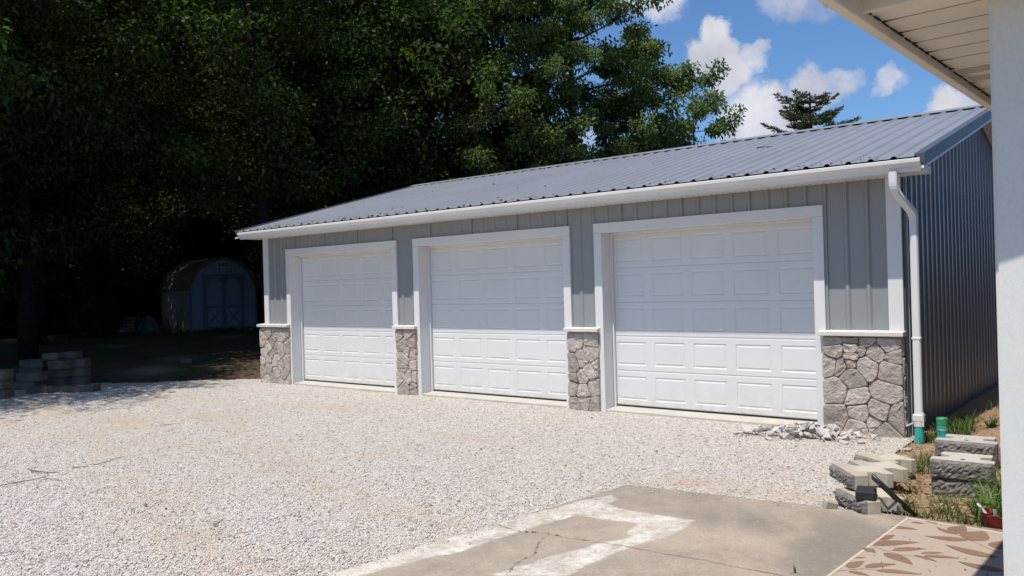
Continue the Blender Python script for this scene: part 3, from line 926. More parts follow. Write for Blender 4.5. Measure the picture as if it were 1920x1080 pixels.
# downspout
def duct(path, a, b):
    mb = MB(); pts = [Vector(p) for p in path]
    vs = []
    for i, p in enumerate(pts):
        t = (pts[min(i + 1, len(pts) - 1)] - pts[max(i - 1, 0)]).normalized()
        u = Vector((1, 0, 0)); u = (u - t * u.dot(t)).normalized(); w = t.cross(u)
        r = .012
        for du, dw in ((-a + r, -b), (a - r, -b), (a, -b + r), (a, b - r), (a - r, b), (-a + r, b), (-a, b - r), (-a, -b + r)):
            vs.append(p + u * du + w * dw)
    fs = []
    for i in range(len(pts) - 1):
        for k in range(8): fs.append((i * 8 + k, i * 8 + (k + 1) % 8, i * 8 + 8 + (k + 1) % 8, i * 8 + 8 + k))
    fs.append(tuple(range(8))); fs.append(tuple(range((len(pts) - 1) * 8, len(pts) * 8)))
    mb.add(vs, fs)
    return mb
ds = duct([(.182, -.115, 2.38), (.182, -.115, .24)], .040, .030).build('downspout', M['white'], garage)
bend = []
P0, P1, P2, P3 = Vector((.062, -.392, 2.70)), Vector((.062, -.392, 2.56)), Vector((.182, -.115, 2.55)), Vector((.182, -.115, 2.37))
bend = [Vector((.062, -.392, 2.83)), Vector((.062, -.392, 2.72))]
for k in range(1, 5):
    t = k / 5; bend.append(Vector((.062, -.392, 2.72)) * (1 - t) ** 2 + Vector((.062, -.392, 2.635)) * 2 * t * (1 - t) + Vector((.092, -.322, 2.58)) * t ** 2)
bend += [Vector((.092, -.322, 2.58)), Vector((.152, -.185, 2.46))]
for k in range(1, 5):
    t = k / 5; bend.append(Vector((.152, -.185, 2.46)) * (1 - t) ** 2 + Vector((.182, -.115, 2.41)) * 2 * t * (1 - t) + Vector((.182, -.115, 2.34)) * t ** 2)
bend.append(Vector((.182, -.115, 2.33)))
duct(bend, .0425, .0325).build('elbow', M['white'], ds)
for z in (1.06,):
    MB().box(.137, .227, -.150, -.080, z, z + .025).build('strap', M['white'], ds, bevel=.003)
MB().add([(.02, .0, .10), (.03, .0, .10), (.15, -.08, .17), (.14, -.08, .17), (.02, .0, .115), (.03, .0, .115), (.15, -.08, .185), (.14, -.08, .185)],
         [(0, 1, 2, 3), (4, 7, 6, 5), (0, 4, 5, 1), (1, 5, 6, 2), (2, 6, 7, 3), (3, 7, 4, 0)]).build('brace', M['white'], ds)

# ------------------------------------------------------------------ porch of the house on the right
house = thing('house', 'pale house with a deep cream soffit over the porch at right', 'house', (1.350, -6.05, 0), math.radians(-2.0))
HZ = 2.84
k = 0; y = 0.0
while y < 13:
    b = y + .2265
    vent = (5 <= k <= 7)
    mbp = MB()
    if k in (6, 7):
        mbp.box(.055, 2.9, y + .0015, b - .0015, HZ, HZ + .012)
        p_ = mbp.build('soffit_panel', M['soffit'], house)
        MB().box(.075, 2.9, y + .045, b - .045, HZ - .003, HZ - .0005).build('vent_strip', M['vent'], p_)
    else:
        mbp.add([(.055, y + .001, HZ), (2.9, y + .001, HZ), (2.9, y + .110, HZ), (.055, y + .110, HZ), (2.9, y + .113, HZ + .003), (.055, y + .113, HZ + .003), (2.9, b - .004, HZ + .001), (.055, b - .004, HZ + .001), (2.9, b + .001, HZ + .006), (.055, b + .001, HZ + .006)],
                [(0, 3, 2, 1), (3, 5, 4, 2), (5, 7, 6, 4), (7, 9, 8, 6)])
        mbp.build('soffit_panel', M['soffit'], house)
    y = b; k += 1
gr = MB(); rg = random.Random(3)
y = .0
while y < 4:
    gr.box(.0525, .058 + rg.uniform(.0, .004), y, y + rg.uniform(.05, .1), HZ - .004 - rg.uniform(0, .002), HZ - .0005)
    y += .11
y = .2265
while y < 4:
    gr.add([(.055, y - .02, HZ - .001), (.055, y + .015, HZ - .001), (.075, y + .008, HZ - .001), (.13 + rg.uniform(-.05, .04), y, HZ - .001), (.075, y - .006, HZ - .001)], [(0, 1, 2, 3, 4)])
    y += .2265
gr.build('grime', M['grime'], house)
MB().box(.0, .052, -.43, 13, HZ - .045, HZ + .10).build('fascia', M['soffit'], house, bevel=.004)
MB().box(.02, 2.9, -.030, -.004, HZ - .02, HZ + .05).build('soffit_trim', M['soffit'], house, bevel=.004)
# gable-end overhang rising to the ridge
HS = .34
def hz(x): return HZ + .06 + x * HS
MB().add([(.055, -.29, hz(.055) - .05), (5.0, -.29, hz(5.0) - .05), (5.0, -.03, hz(5.0) - .05), (.055, -.03, hz(.055) - .05)], [(0, 1, 2, 3)]).build('rake_soffit', M['soffit'], house)
MB().add([(0, -.32, hz(0) - .11), (5, -.32, hz(5) - .11), (5, -.32, hz(5) + .07), (0, -.32, hz(0) + .07), (0, -.292, hz(0) - .11), (5, -.292, hz(5) - .11), (5, -.292, hz(5) + .07), (0, -.292, hz(0) + .07)],
         [(0, 1, 2, 3), (4, 7, 6, 5), (0, 4, 5, 1), (2, 6, 7, 3), (0, 3, 7, 4)]).build('rake_board', M['soffit'], house)
MB().add([(.06, -.002, HZ + .02), (10, -.002, HZ + .02), (5, -.002, hz(5) - .06), (.06, -.002, hz(.06) - .06)], [(0, 1, 2, 3)]).build('gable_wall', M['housewall'], house)
rf = MB()
rf.add([(-.006, -.38, hz(0) + .06), (5, -.38, hz(5) + .08), (5, 13.2, hz(5) + .08), (-.006, 13.2, hz(0) + .06), (10.1, -.38, hz(0) + .06), (10.1, 13.2, hz(0) + .06),
        (-.006, -.38, hz(0) + .045), (5, -.38, hz(5) + .062), (5, 13.2, hz(5) + .062), (-.006, 13.2, hz(0) + .045), (10.1, -.38, hz(0) + .045), (10.1, 13.2, hz(0) + .045)],
       [(0, 1, 2, 3), (1, 4, 5, 2), (6, 9, 8, 7), (7, 8, 11, 10), (0, 6, 7, 1), (1, 7, 10, 4), (0, 3, 9, 6)])
rf.build('roof', M['shingle'], house)
wl = MB()
z = -.02
while z < HZ - .05:
    h_ = min(.14, HZ - z)
    wl.add([(2.2, .3, z), (2.2, 12.9, z), (2.215, 12.9, z + h_), (2.215, .3, z + h_), (2.215, .3, z), (2.215, 12.9, z)], [(0, 3, 2, 1), (0, 1, 5, 4)])
    z += h_
hw = wl.build('wall', M['housewall'], house)
MB().box(2.23, 10, .3, 12.9, -.02, HZ + .01).build('wall_core', M['housewall'], house)
for yy in (-.0, 4.6, 9.2):
    p0 = (.468, .165 + yy) if yy == 0 else (.468, .2 + yy)
    MB().box(p0[0], p0[0] + .22, p0[1], p0[1] + .22, -.02, HZ - .001).build('post', M['post'], house, bevel=.012, seg=2)


# ------------------------------------------------------------------ gambrel shed at the forest edge
sx, sy = at_depth(419, 28.6)
shed = thing('shed', 'small dark blue gambrel shed with double doors under the trees', 'shed', (sx, sy, float(height(sx, sy)) - .0), math.radians(39.0 + 40))
shed.scale = (.95, .95, .95)
SW, SD = 1.22, 3.2
gam = [(-SW, 1.50), (-SW * .80, 2.10), (-SW * .42, 2.46), (0, 2.62), (SW * .42, 2.46), (SW * .80, 2.10), (SW, 1.50)]
bd = MB()
n_b = 16
for k in range(n_b):
    a = -SW + 2 * SW * k / n_b; b = -SW + 2 * SW * (k + 1) / n_b
    def gt(x):
        for (x0, z0), (x1, z1) in zip(gam[:-1], gam[1:]):
            if x0 <= x <= x1 + 1e-6: return z0 + (z1 - z0) * (x - x0) / (x1 - x0)
        return 1.5
    MB().add([(a + .008, 0, .05), (b - .008, 0, .05), (b - .008, 0, gt(b) - .03), (a + .008, 0, gt(a) - .03), (a, .012, .05), (b, .012, .05), (b, .012, gt(b) - .03), (a, .012, gt(a) - .03)],
             [(0, 1, 2, 3), (0, 3, 7, 4), (1, 5, 6, 2)]).build('wall_board', M['shedwall'], shed)
MB().box(-SW, -SW + .02, .013, SD, .05, 1.49).build('side_wall', M['shedside'], shed)
MB().box(SW - .02, SW, .013, SD, .05, 1.49).build('side_wall', M['shedside'], shed)
MB().prism([(-SW, .05), (SW, .05)] + gam[::-1], SD - .02, SD, axis='y').build('back_wall', M['shedwall'], shed)
MB().box(-SW, SW, .02, SD, -.12, .049).build('floor_frame', M['wood'], shed)
for x in (-SW - .012, SW - .06):
    MB().box(x, x + .072, -.02, -.001, .03, 1.52).build('corner_board', M['shedtrim'], shed)
rl = MB()
for (x0, z0), (x1, z1) in zip(gam[:-1], gam[1:]):
    s0 = 1.045
    L = math.hypot(x1 - x0, z1 - z0); nrm = (-(z1 - z0) / L, (x1 - x0) / L)
    rows = max(2, int(L / .14))
    for r in range(rows):
        t0, t1 = r / rows, (r + 1) / rows
        up = z1 > z0
        q0 = (x0 + (x1 - x0) * t0, z0 + (z1 - z0) * t0); q1 = (x0 + (x1 - x0) * t1, z0 + (z1 - z0) * t1)
        l0 = .035 if up else .022; l1 = .022 if up else .035
        rl.add([(q0[0] * s0 + nrm[0] * l0, -.14, q0[1] + nrm[1] * l0), (q1[0] * s0 + nrm[0] * l1, -.14, q1[1] + nrm[1] * l1), (q1[0] * s0 + nrm[0] * l1, SD + .1, q1[1] + nrm[1] * l1), (q0[0] * s0 + nrm[0] * l0, SD + .1, q0[1] + nrm[1] * l0)], [(0, 1, 2, 3)])
    rl.quad((x0 * s0, -.14, z0 - .05), (x1 * s0, -.14, z1 - .05), (x1 * s0 + nrm[0] * .03, -.142, z1 + nrm[1] * .03), (x0 * s0 + nrm[0] * .03, -.142, z0 + nrm[1] * .03))
    rl.quad((x0 * s0, -.14, z0 - .05), (x0 * s0, SD + .1, z0 - .05), (x1 * s0, SD + .1, z1 - .05), (x1 * s0, -.14, z1 - .05))
rl.build('roof', M['shingle'], shed)
for s in (-1, 1):
    x0, x1 = (-.68, -.012) if s < 0 else (.012, .68)
    d = MB().box(x0, x1, -.022, -.003, .06, 1.93).build('door', M['shedwall'], shed)
    MB().box(x0, x0 + .075, -.036, -.0235, .06, 1.93).build('stile', M['shedtrim'], d)
    MB().box(x1 - .075, x1, -.036, -.0235, .06, 1.93).build('stile', M['shedtrim'], d)
    for z in (.06, .80, 1.85):
        MB().box(x0 + .077, x1 - .077, -.035, -.0235, z, z + .08).build('rail', M['shedtrim'], d)
    for flip in (0, 1):
        a, b = (x0 + .08, x1 - .08) if not flip else (x1 - .08, x0 + .08)
        yy = -.0345 - .002 * flip
        MB().add([(a - .03, yy, .15), (a + .03, yy, .15), (b + .03, yy, .79), (b - .03, yy, .79), (a - .03, -.0235, .15), (a + .03, -.0235, .15), (b + .03, -.0235, .79), (b - .03, -.0235, .79)],
                 [(0, 1, 2, 3), (0, 4, 5, 1), (1, 5, 6, 2), (2, 6, 7, 3), (3, 7, 4, 0)]).build('cross_brace', M['shedtrim'], d)
    for e in (0, 1):
        xa = x0 + .077 if e == 0 else x1 - .077; dx = .12 if e == 0 else -.12
        MB().add([(xa, -.034, 1.848), (xa + dx, -.034, 1.848), (xa, -.034, 1.70), (xa, -.0235, 1.848), (xa + dx, -.0235, 1.848), (xa, -.0235, 1.70)], [(0, 1, 2), (1, 4, 5, 2), (0, 2, 5, 3), (0, 3, 4, 1)]).build('corner_brace', M['shedtrim'], d)
MB().box(-.77, -.69, -.030, -.003, .05, 2.02).build('door_casing', M['shedtrim'], shed)
MB().box(.69, .77, -.030, -.003, .05, 2.02).build('door_casing', M['shedtrim'], shed)
MB().box(-.77, .77, -.032, -.003, 1.94, 2.02).build('door_casing', M['shedtrim'], shed)
vt = MB().box(-.20, .20, -.016, -.003, 2.26, 2.46).build('louvre_vent', M['shedtrim'], shed)
MB().box(-.22, .22, -.026, -.004, 2.452, 2.475).build('vent_frame', M['ventgrey'], vt)
MB().box(-.22, .22, -.026, -.004, 2.245, 2.268).build('vent_frame', M['ventgrey'], vt)
for x in (-.215, -.075, .06, .195):
    MB().box(x, x + .02, -.024, -.004, 2.269, 2.451).build('vent_bar', M['ventgrey'], vt)


# ------------------------------------------------------------------ trees
def leaves_np(centers, radii, per, rng, size, flat=.65, droop=.5, aspect=.52):
    """per leaves round every centre: two-triangle folded leaves"""
    C = np.repeat(centers, per, 0); Rr = np.repeat(radii, per, 0)
    n = len(C)
    d = rng.normal(size=(n, 3)); d /= np.linalg.norm(d, axis=1)[:, None]
    rad = rng.random(n) ** .45
    P = C + d * (rad * Rr)[:, None] * np.array([1, 1, flat])
    ax = d * .8 + rng.normal(size=(n, 3)) * .7; ax[:, 2] -= droop
    ax /= np.linalg.norm(ax, axis=1)[:, None]
    up = rng.normal(size=(n, 3)) * .55 + np.array([0, 0, 1.0])
    sd = np.cross(ax, up); sd /= (np.linalg.norm(sd, axis=1)[:, None] + 1e-9)
    nm = np.cross(sd, ax)
    s = size * (.6 + .8 * rng.random(n))
    L = (s)[:, None]; Wd = (s * aspect * .5)[:, None]
    a = P; b = P + ax * L * .45 + sd * Wd + nm * Wd * .35; c = P + ax * L - nm * L * .10; e = P + ax * L * .45 - sd * Wd + nm * Wd * .35
    V = np.stack([a, b, c, e], 1).reshape(-1, 3)
    Fc = np.arange(4 * n).reshape(-1, 4)
    clus = np.repeat(rng.random(len(centers)), per)
    tint = np.clip(.55 * clus + .45 * rng.random(n) + .0, 0, 1)
    return V, Fc, np.repeat(tint, 4)


def broadleaf(seed, H, cb, r, limbs=34, per=90, leaf=.17, lean=(0, 0), crad=(.35, .75), sub=4, top=.7, trunk_r=.2, open_=0.0):
    rng = np.random.default_rng(seed); pr = random.Random(seed)
    mb = MB()
    path = []
    for k in range(9):
        t = k / 8
        path.append(Vector((lean[0] * t * t + .12 * math.sin(3 * t + seed) * t, lean[1] * t * t + .12 * math.cos(2.3 * t + seed * 2) * t, H * .93 * t - .15)))
    rads = [trunk_r * (1 - .9 * (k / 8)) * (1.25 if k == 0 else 1) for k in range(9)]
    mb.tube(path, rads, 7)
    def trunk_at(z):
        f = min(max(z / (H * .93), 0), .999) * 8; i = int(f); return path[i].lerp(path[i + 1], f - i)
    cen = []; rad = []
    for i in range(limbs):
        t = (i + pr.random()) / limbs
        z = cb + t * (H - cb) * .96
        pf = max(.12, math.sin(math.pi * min(1, (t * .86 + .14))) ** top) if t < .93 else .25
        L = r * pf * pr.uniform(.62, 1.18)
        az = i * 2.39996 + pr.uniform(-.5, .5)
        z0 = max(cb * .55, z - L * pr.uniform(.25, .6)); s0 = trunk_at(min(z0, H * .9))
        dv = Vector((math.cos(az), math.sin(az), 0))
        e = Vector((s0.x, s0.y, 0)) + dv * L; e.z = z + pr.uniform(-.3, .35)
        mid = s0.lerp(e, .5) + Vector((0, 0, -.10 * L)) + dv.cross(Vector((0, 0, 1))) * pr.uniform(-.15, .15) * L
        q = [s0, s0.lerp(mid, .6), mid, mid.lerp(e, .55), e]
        br = max(.018, trunk_r * .35 * (1 - t * .75))
        mb.tube(q, [br, br * .8, br * .6, br * .4, br * .15], 5, cap=False)
        for k in range(sub + 2):
            f = .38 + .62 * (k + pr.random() * .6) / (sub + 1.6)
            f = min(f, 1)
            base = q[2].lerp(q[4], (f - .5) * 2) if f > .5 else q[0].lerp(q[2], f * 2)
            sw = dv.cross(Vector((0, 0, 1))) * (1 if k % 2 else -1)
            tip = base + (sw * pr.uniform(.2, .55) + dv * pr.uniform(.05, .35) + Vector((0, 0, pr.uniform(-.12, .32)))) * L * .55
            mb.tube([base, base.lerp(tip, .55) + Vector((0, 0, -.03)), tip], [br * .35, br * .22, br * .08], 4, cap=False)
            for g in (.55, 1.0):
                if pr.random() < open_: continue
                c_ = base.lerp(tip, g) + Vector((pr.uniform(-.15, .15), pr.uniform(-.15, .15), pr.uniform(-.1, .15)))
                cen.append(c_); rad.append(pr.uniform(*crad))
    return mb, np.array([tuple(c) for c in cen]), np.array(rad), rng


def tree_meshes(name, seed, leafmat, per, leaf, **kw):
    mb, cen, rad, rng = broadleaf(seed, **kw)
    V, Fc, tint = leaves_np(cen, rad, per, rng, leaf)
    tm = mb.mesh(name + '_trunk', M['bark'], smooth=True)
    cm = np_mesh(name + '_crown', V, Fc, leafmat, tint)
    return tm, cm


def plant_tree(name, label, meshes, x, y, rot=0.0, s=1.0, group=None, cat='tree', parts=('trunk', 'crown'), zoff=0.0):
    t = thing(name, label, cat, (x, y, float(height(x, y)) + zoff), rot, group)
    t.scale = (s, s, s) if not hasattr(s, '__len__') else s
    link(parts[0], meshes[0], t)
    link(parts[1], meshes[1], t)
    return t


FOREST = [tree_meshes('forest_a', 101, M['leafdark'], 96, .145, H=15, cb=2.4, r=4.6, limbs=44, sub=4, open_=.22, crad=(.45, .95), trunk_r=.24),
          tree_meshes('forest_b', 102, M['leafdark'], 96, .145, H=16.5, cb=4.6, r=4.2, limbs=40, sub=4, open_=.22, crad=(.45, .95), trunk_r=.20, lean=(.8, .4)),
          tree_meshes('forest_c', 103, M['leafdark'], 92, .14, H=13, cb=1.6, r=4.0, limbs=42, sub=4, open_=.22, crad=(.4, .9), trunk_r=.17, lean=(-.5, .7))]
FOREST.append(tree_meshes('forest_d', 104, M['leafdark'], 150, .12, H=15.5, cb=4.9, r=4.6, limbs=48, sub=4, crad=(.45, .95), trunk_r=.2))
FL = 'tall dark broadleaf tree in the shaded forest left of the garage'
FG = 'trees of the shaded forest left of the garage'
spots = [(-60, 21, 0, 1.05), (70, 25, 1, 1.0), (190, 31, 0, 1.0), (300, 38, 2, 1.15), (395, 37, 1, 1.0), (505, 33, 1, 1.0), (575, 28, 1, 1.0), (503, 22.5, 1, 1.0), (655, 27, 0, .95), (735, 27.5, 1, .95), (815, 27, 0, 1.0), (838, 29, 1, 1.0),
         (20, 36, 0, 1.1), (130, 40, 1, 1.15), (240, 44, 0, 1.2), (350, 47, 1, 1.2), (460, 44, 2, 1.3), (560, 41, 0, 1.15), (760, 40, 0, 1.2), 
         (80, 55, 1, 1.4), (240, 58, 0, 1.4), (400, 58, 2, 1.6), (560, 55, 1, 1.4), (720, 54, 0, 1.4), 
         (-260, 22, 0, 1.0), (-420, 18, 2, 1.1), (-150, 29, 0, 1.1), (-80, 40, 1, 1.2), (-520, 14, 0, 1.0)]
rr = random.Random(77)
for (x, y, s, lb) in [(-17.4, -6.3, 1.0, 'broadleaf tree overhanging the driveway from beyond the left frame edge'), (-20.2, -1.2, 1.06, 'nearest forest tree, its bare trunk rising behind the leftmost block stack')]:
    plant_tree('broadleaf_tree', lb, FOREST[3], x, y, rr.uniform(0, 6.28), s)
for (px, d, k, s) in spots:
    x, y = at_depth(px, d)
    plant_tree('broadleaf_tree', FL, FOREST[k], x, y, rr.uniform(0, 6.28), s, FG)

# the sunlit trees behind the garage, each grown for its own place
def own_tree(label, px, d, seed, mat, per, leaf, rot=0.0, s=1.0, **kw):
    x, y = at_depth(px, d)
    return plant_tree('broadleaf_tree', label, tree_meshes('sunlit_tree', seed, mat, per, leaf, **kw), x, y, rot, s)


own_tree('tallest sunlit broadleaf tree behind the garage roof, filling the sky to the top', 1078, 27, 201, M['leaf'], 140, .13, H=14.5, cb=3.2, r=2.8, limbs=44, sub=3, open_=.16, crad=(.26, .52), trunk_r=.20, top=.5)
own_tree('dark green broadleaf tree directly left of the tallest sunlit tree', 958, 26, 202, M['leaf'], 130, .13, H=13.5, cb=4.8, r=2.6, limbs=40, sub=3, open_=.16, crad=(.28, .55), trunk_r=.2, top=.5)
own_tree('middle-height sunlit tree between the tallest tree and the airy young tree', 1205, 29, 203, M['leaf'], 130, .13, H=10.4, cb=2.5, r=2.1, limbs=36, sub=3, open_=.16, crad=(.25, .5), trunk_r=.15, top=.6)
own_tree('airy young tree with sky showing between its leaf clusters, beside the conifer', 1312, 30, 204, M['leaf'], 75, .145, H=9.6, cb=2.6, r=2.05, limbs=24, sub=2, crad=(.22, .42), trunk_r=.09, top=.5, open_=.25)
own_tree('low leafy tree just above the ridge under the middle-height tree', 1180, 33, 205, M['leaf'], 85, .16, H=7.0, cb=1.0, r=2.6, limbs=30, sub=3, crad=(.4, .8), trunk_r=.12)
own_tree('low rounded tree above the ridge at the foot of the airy young tree', 1262, 33, 206, M['leaf'], 90, .16, H=6.6, cb=1.0, r=2.3, limbs=30, sub=3, crad=(.4, .8), trunk_r=.12)
own_tree('low bright tree above the ridge in the sky gap beside the dark forest', 905, 31, 207, M['leaf'], 85, .16, H=6.3, cb=1.0, r=2.0, limbs=24, sub=3, crad=(.4, .8), trunk_r=.1)
own_tree('low tree above the ridge below the tallest sunlit tree', 1040, 33, 208, M['leaf'], 85, .16, H=5.8, cb=1.0, r=2.6, limbs=26, sub=3, crad=(.4, .8), trunk_r=.1)


def conifer(seed, H, r, z0):
    rng = np.random.default_rng(seed); pr = random.Random(seed)
    mb = MB(); mb.tube([(0, 0, -.2), (.1, .05, H * .5), (0, 0, H * .96)], [.2, .13, .03], 7)
    P = []; A = []
    for i in range(76):
        z = z0 + (H - z0) * ((i + pr.random()) / 76) ** .8 * .93
        t = (z - z0) / (H - z0)
        L = r * (.95 - .12 * t) * pr.uniform(.35, 1.05)
        az = i * 2.4 + pr.uniform(-.4, .4); dv = Vector((math.cos(az), math.sin(az), 0)); sv = Vector((-dv.y, dv.x, 0))
        b0 = Vector((0, 0, z - .15 * L)); e = b0 + dv * L + Vector((0, 0, L * pr.uniform(.0, .42)))
        mid = b0.lerp(e, .5) + Vector((0, 0, -.10 * L))
        mb.tube([b0, mid, e], [.035, .022, .006], 4, cap=False)
        n = int(L / .13)
        for k in range(n):
            f = .22 + .78 * k / n
            c = b0.lerp(mid, f * 2) if f < .5 else mid.lerp(e, f * 2 - 1)
            for sg in (-1, 1):
                tl = .55 * (1.15 - f) * L * .5 + .12
                dirv = (sv * sg * pr.uniform(.6, 1) + dv * pr.uniform(.35, .9) + Vector((0, 0, pr.uniform(-.1, .3)))).normalized()
                m = max(3, int(tl / .06))
                for q in range(m):
                    c2 = c + dirv * tl * q / m
                    for w in range(5):
                        dd = (dirv * .8 + Vector((pr.uniform(-1, 1), pr.uniform(-1, 1), pr.uniform(-.3, .9))) * .7).normalized()
                        P.append(tuple(c2)); A.append(tuple(dd))
    P = np.array(P); A = np.array(A); n = len(P)
    sd = np.cross(A, rng.normal(size=(n, 3))); sd /= np.linalg.norm(sd, axis=1)[:, None]
    L = (.10 + .10 * rng.random(n))[:, None]
    V = np.stack([P, P + A * L * .5 + sd * .017, P + A * L, P + A * L * .5 - sd * .017], 1).reshape(-1, 3)
    return mb.mesh('conifer_trunk', M['bark'], smooth=True), np_mesh('conifer_crown', V, np.arange(4 * n).reshape(-1, 4), M['needle'], np.repeat(rng.random(n), 4))


cx_, cy_ = at_depth(1528, 40)
plant_tree('conifer_tree', 'lone flat-topped conifer standing against the clouds above the ridge', conifer(301, 10.55, 2.45, 4.0), cx_, cy_, .4)

# understory shrubs and saplings along the forest floor
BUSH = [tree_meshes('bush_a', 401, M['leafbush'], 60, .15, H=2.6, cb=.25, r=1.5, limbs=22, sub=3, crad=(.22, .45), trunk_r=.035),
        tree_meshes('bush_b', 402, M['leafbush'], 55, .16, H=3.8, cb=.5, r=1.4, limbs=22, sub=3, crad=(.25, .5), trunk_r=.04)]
BL = 'leafy understory shrub in deep shade under the forest trees'
bsp = [(10, 30, 0, 1.2), (85, 32, 1, 1.1), (150, 30, 1, 1.1), (215, 34, 0, 1.3), (262, 33, 1, 1.2), (310, 36, 1, 1.2), (490, 34, 1, 1.0), (468, 37, 0, 1.2), (520, 36, 1, 1.3), (-40, 28, 1, 1.2),
       (40, 38, 1, 1.6), (120, 40, 1, 1.6), (200, 42, 1, 1.6), (290, 44, 1, 1.6), (370, 42, 1, 1.7), (440, 44, 1, 1.7), (560, 40, 1, 1.6), (640, 38, 1, 1.5), (-100, 34, 1, 1.5)]
for (px, d, k, s) in bsp:
    x, y = at_depth(px, d)
    plant_tree('shrub', BL, BUSH[k], x, y, rr.uniform(0, 6.28), s, 'shrubs under the forest trees', 'shrub', ('stem', 'foliage'))
x, y = at_depth(186, 27)
plant_tree('shrub', 'small pale-leaved sapling catching light beside the stacked timber', BUSH[0], x, y, 1.0, .45, None, 'shrub', ('stem', 'foliage'))


# ------------------------------------------------------------------ grass
def blades(points, rng, h, w=.006, bend=.5, spread=.25):
    P = np.asarray(points, float); n = len(P)
    az = rng.random(n) * 6.283; hh = h * (.45 + .75 * rng.random(n)); b = bend * (.3 + rng.random(n))
    d = np.stack([np.cos(az), np.sin(az), np.zeros(n)], 1); s = np.stack([-np.sin(az), np.cos(az), np.zeros(n)], 1)
    lv = []
    for t, wf in ((0, 1.0), (.4, .95), (.75, .6), (1, .05)):
        c = P + d * (hh * (spread * t + b * t * t))[:, None] + np.array([0, 0, 1]) * (hh * (t - .35 * b * t * t))[:, None]
        lv.append(c + s * w * wf); lv.append(c - s * w * wf)
    V = np.stack(lv, 1).reshape(-1, 3)
    base = np.arange(n)[:, None] * 8
    Fc = np.concatenate([base + np.array([[0, 1, 3, 2]]), base + np.array([[2, 3, 5, 4]]), base + np.array([[4, 5, 7, 6]])], 0)
    return V, Fc, np.repeat(rng.random(n), 8)


rng = np.random.default_rng(9)
pts = []
for (cx, cy, r, n) in [(.47, .50, .12, 200), (.42, .95, .10, 110), (.74, .55, .05, 60), (.60, .10, .05, 40), (.46, .15, .10, 70), (1.28, .1, .10, 150), (1.42, .3, .08, 80), (.52, -1.15, .12, 120), (.46, -1.5, .1, 60),
                       (.26, .0, .12, 80), (.30, .5, .1, 60), (.5, 2.2, .2, 30)]:
    q = rng.normal(size=(n, 2)) * r * .55 + np.array([cx, cy])
    pts.append(np.column_stack([q, height(q[:, 0], q[:, 1]) - .01]))
V, Fc, tn = blades(np.concatenate(pts), rng, .19, .0042, .7)
tag(link('grass', np_mesh('grass', V, Fc, M['grass'], tn)), 'rough green grass growing in the loose soil beside the garage wall', 'grass', kind='stuff')
pts = []
for (cx, cy, r, n) in [(.70, -2.75, .06, 40), (.62, -2.3, .05, 26), (.86, -3.02, .10, 60), (1.0, -2.85, .10, 55), (1.12, -3.0, .12, 80), (1.20, -2.6, .1, 60), (.92, -2.55, .08, 40), (.78, -3.1, .05, 24), (1.30, -3.0, .1, 60)]:
    q = rng.normal(size=(n, 2)) * r * .6 + np.array([cx, cy])
    pts.append(np.column_stack([q, height(q[:, 0], q[:, 1]) - .01]))
V, Fc, tn = blades(np.concatenate(pts), rng, .13, .0035, .6)
tag(link('grass', np_mesh('grass', V, Fc, M['grass'], tn)), 'short grass tufts in the bare soil between the patio and wall blocks', 'grass', kind='stuff')
q = np.column_stack([rng.uniform(.1, .5, 160), rng.uniform(-.12, .2, 160)])
V, Fc, tn = blades(np.column_stack([q, height(q[:, 0], q[:, 1]) - .01]), rng, .14, .003, .9)
tag(link('dry_grass', np_mesh('dry_grass', V, Fc, M['drygrass'], tn)), 'dry straw-coloured grass round the two drain pipes', 'dry grass', kind='stuff')
# shaded lawn in front of the shed
q = []
for k in range(9000):
    px = rng.uniform(-40, 500); d = rng.uniform(21, 33)
    x, y = at_depth(px, d)
    if fbm(x * .5, y * .5, 55) + .5 * sstep(24, 30, d) > .25: q.append((x, y, float(height(x, y)) - .01))
V, Fc, tn = blades(np.array(q), rng, .16, .012, .6)
tag(link('grass', np_mesh('grass', V, Fc, M['leafbush'], tn)), 'dark thin grass on the shaded bank in front of the shed', 'grass', kind='stuff')

# weed in the patio
wd = thing('weed', 'small green weed sprouting alone from the patio concrete', 'weed', (*at_z(1490, 1074, ZP), ZP))
V, Fc, tn = blades(np.array([[0, 0, -.005], [.004, .003, -.005], [.0, -.004, -.005]]), rng, .075, .0032, .2)
link('leaf', np_mesh('weed_leaf', V, Fc, M['grass'], tn), wd)
V, Fc, tn = blades(np.array([[.002, 0, -.005], [.0, .003, -.005], [-.003, 0, -.005]]), rng, .06, .003, 1.3)
link('leaf', np_mesh('weed_leaf', V, Fc, M['grass'], tn), wd)


# ------------------------------------------------------------------ gravel stones, rubble, twigs, litter
def stones_np(P, size, rng, flat=.6):
    n = len(P)
    base = np.array([[1, 0, 0], [0, 1, 0], [-1, 0, 0], [0, -1, 0], [0, 0, 1], [0, 0, -.5]], float)
    V = base[None] * (1 + rng.uniform(-.45, .35, (n, 6, 1))) + rng.uniform(-.3, .3, (n, 6, 3))
    V *= (size[:, None, None] * .5) * np.array([1, .8, flat])
    a = rng.random(n) * 6.283; b = rng.normal(size=n) * .35
    ca, sa, cb, sb = np.cos(a), np.sin(a), np.cos(b), np.sin(b)
    x, y, z = V[..., 0], V[..., 1], V[..., 2]
    x, z = x * cb[:, None] + z * sb[:, None], -x * sb[:, None] + z * cb[:, None]
    x, y = x * ca[:, None] - y * sa[:, None], x * sa[:, None] + y * ca[:, None]
    V = np.stack([x, y, z], -1) + P[:, None, :]
    tri = np.array([[0, 1, 4], [1, 2, 4], [2, 3, 4], [3, 0, 4], [1, 0, 5], [2, 1, 5], [3, 2, 5], [0, 3, 5]])
    Fc = (np.arange(n)[:, None, None] * 6 + tri[None]).reshape(-1, 3)
    return V.reshape(-1, 3), Fc


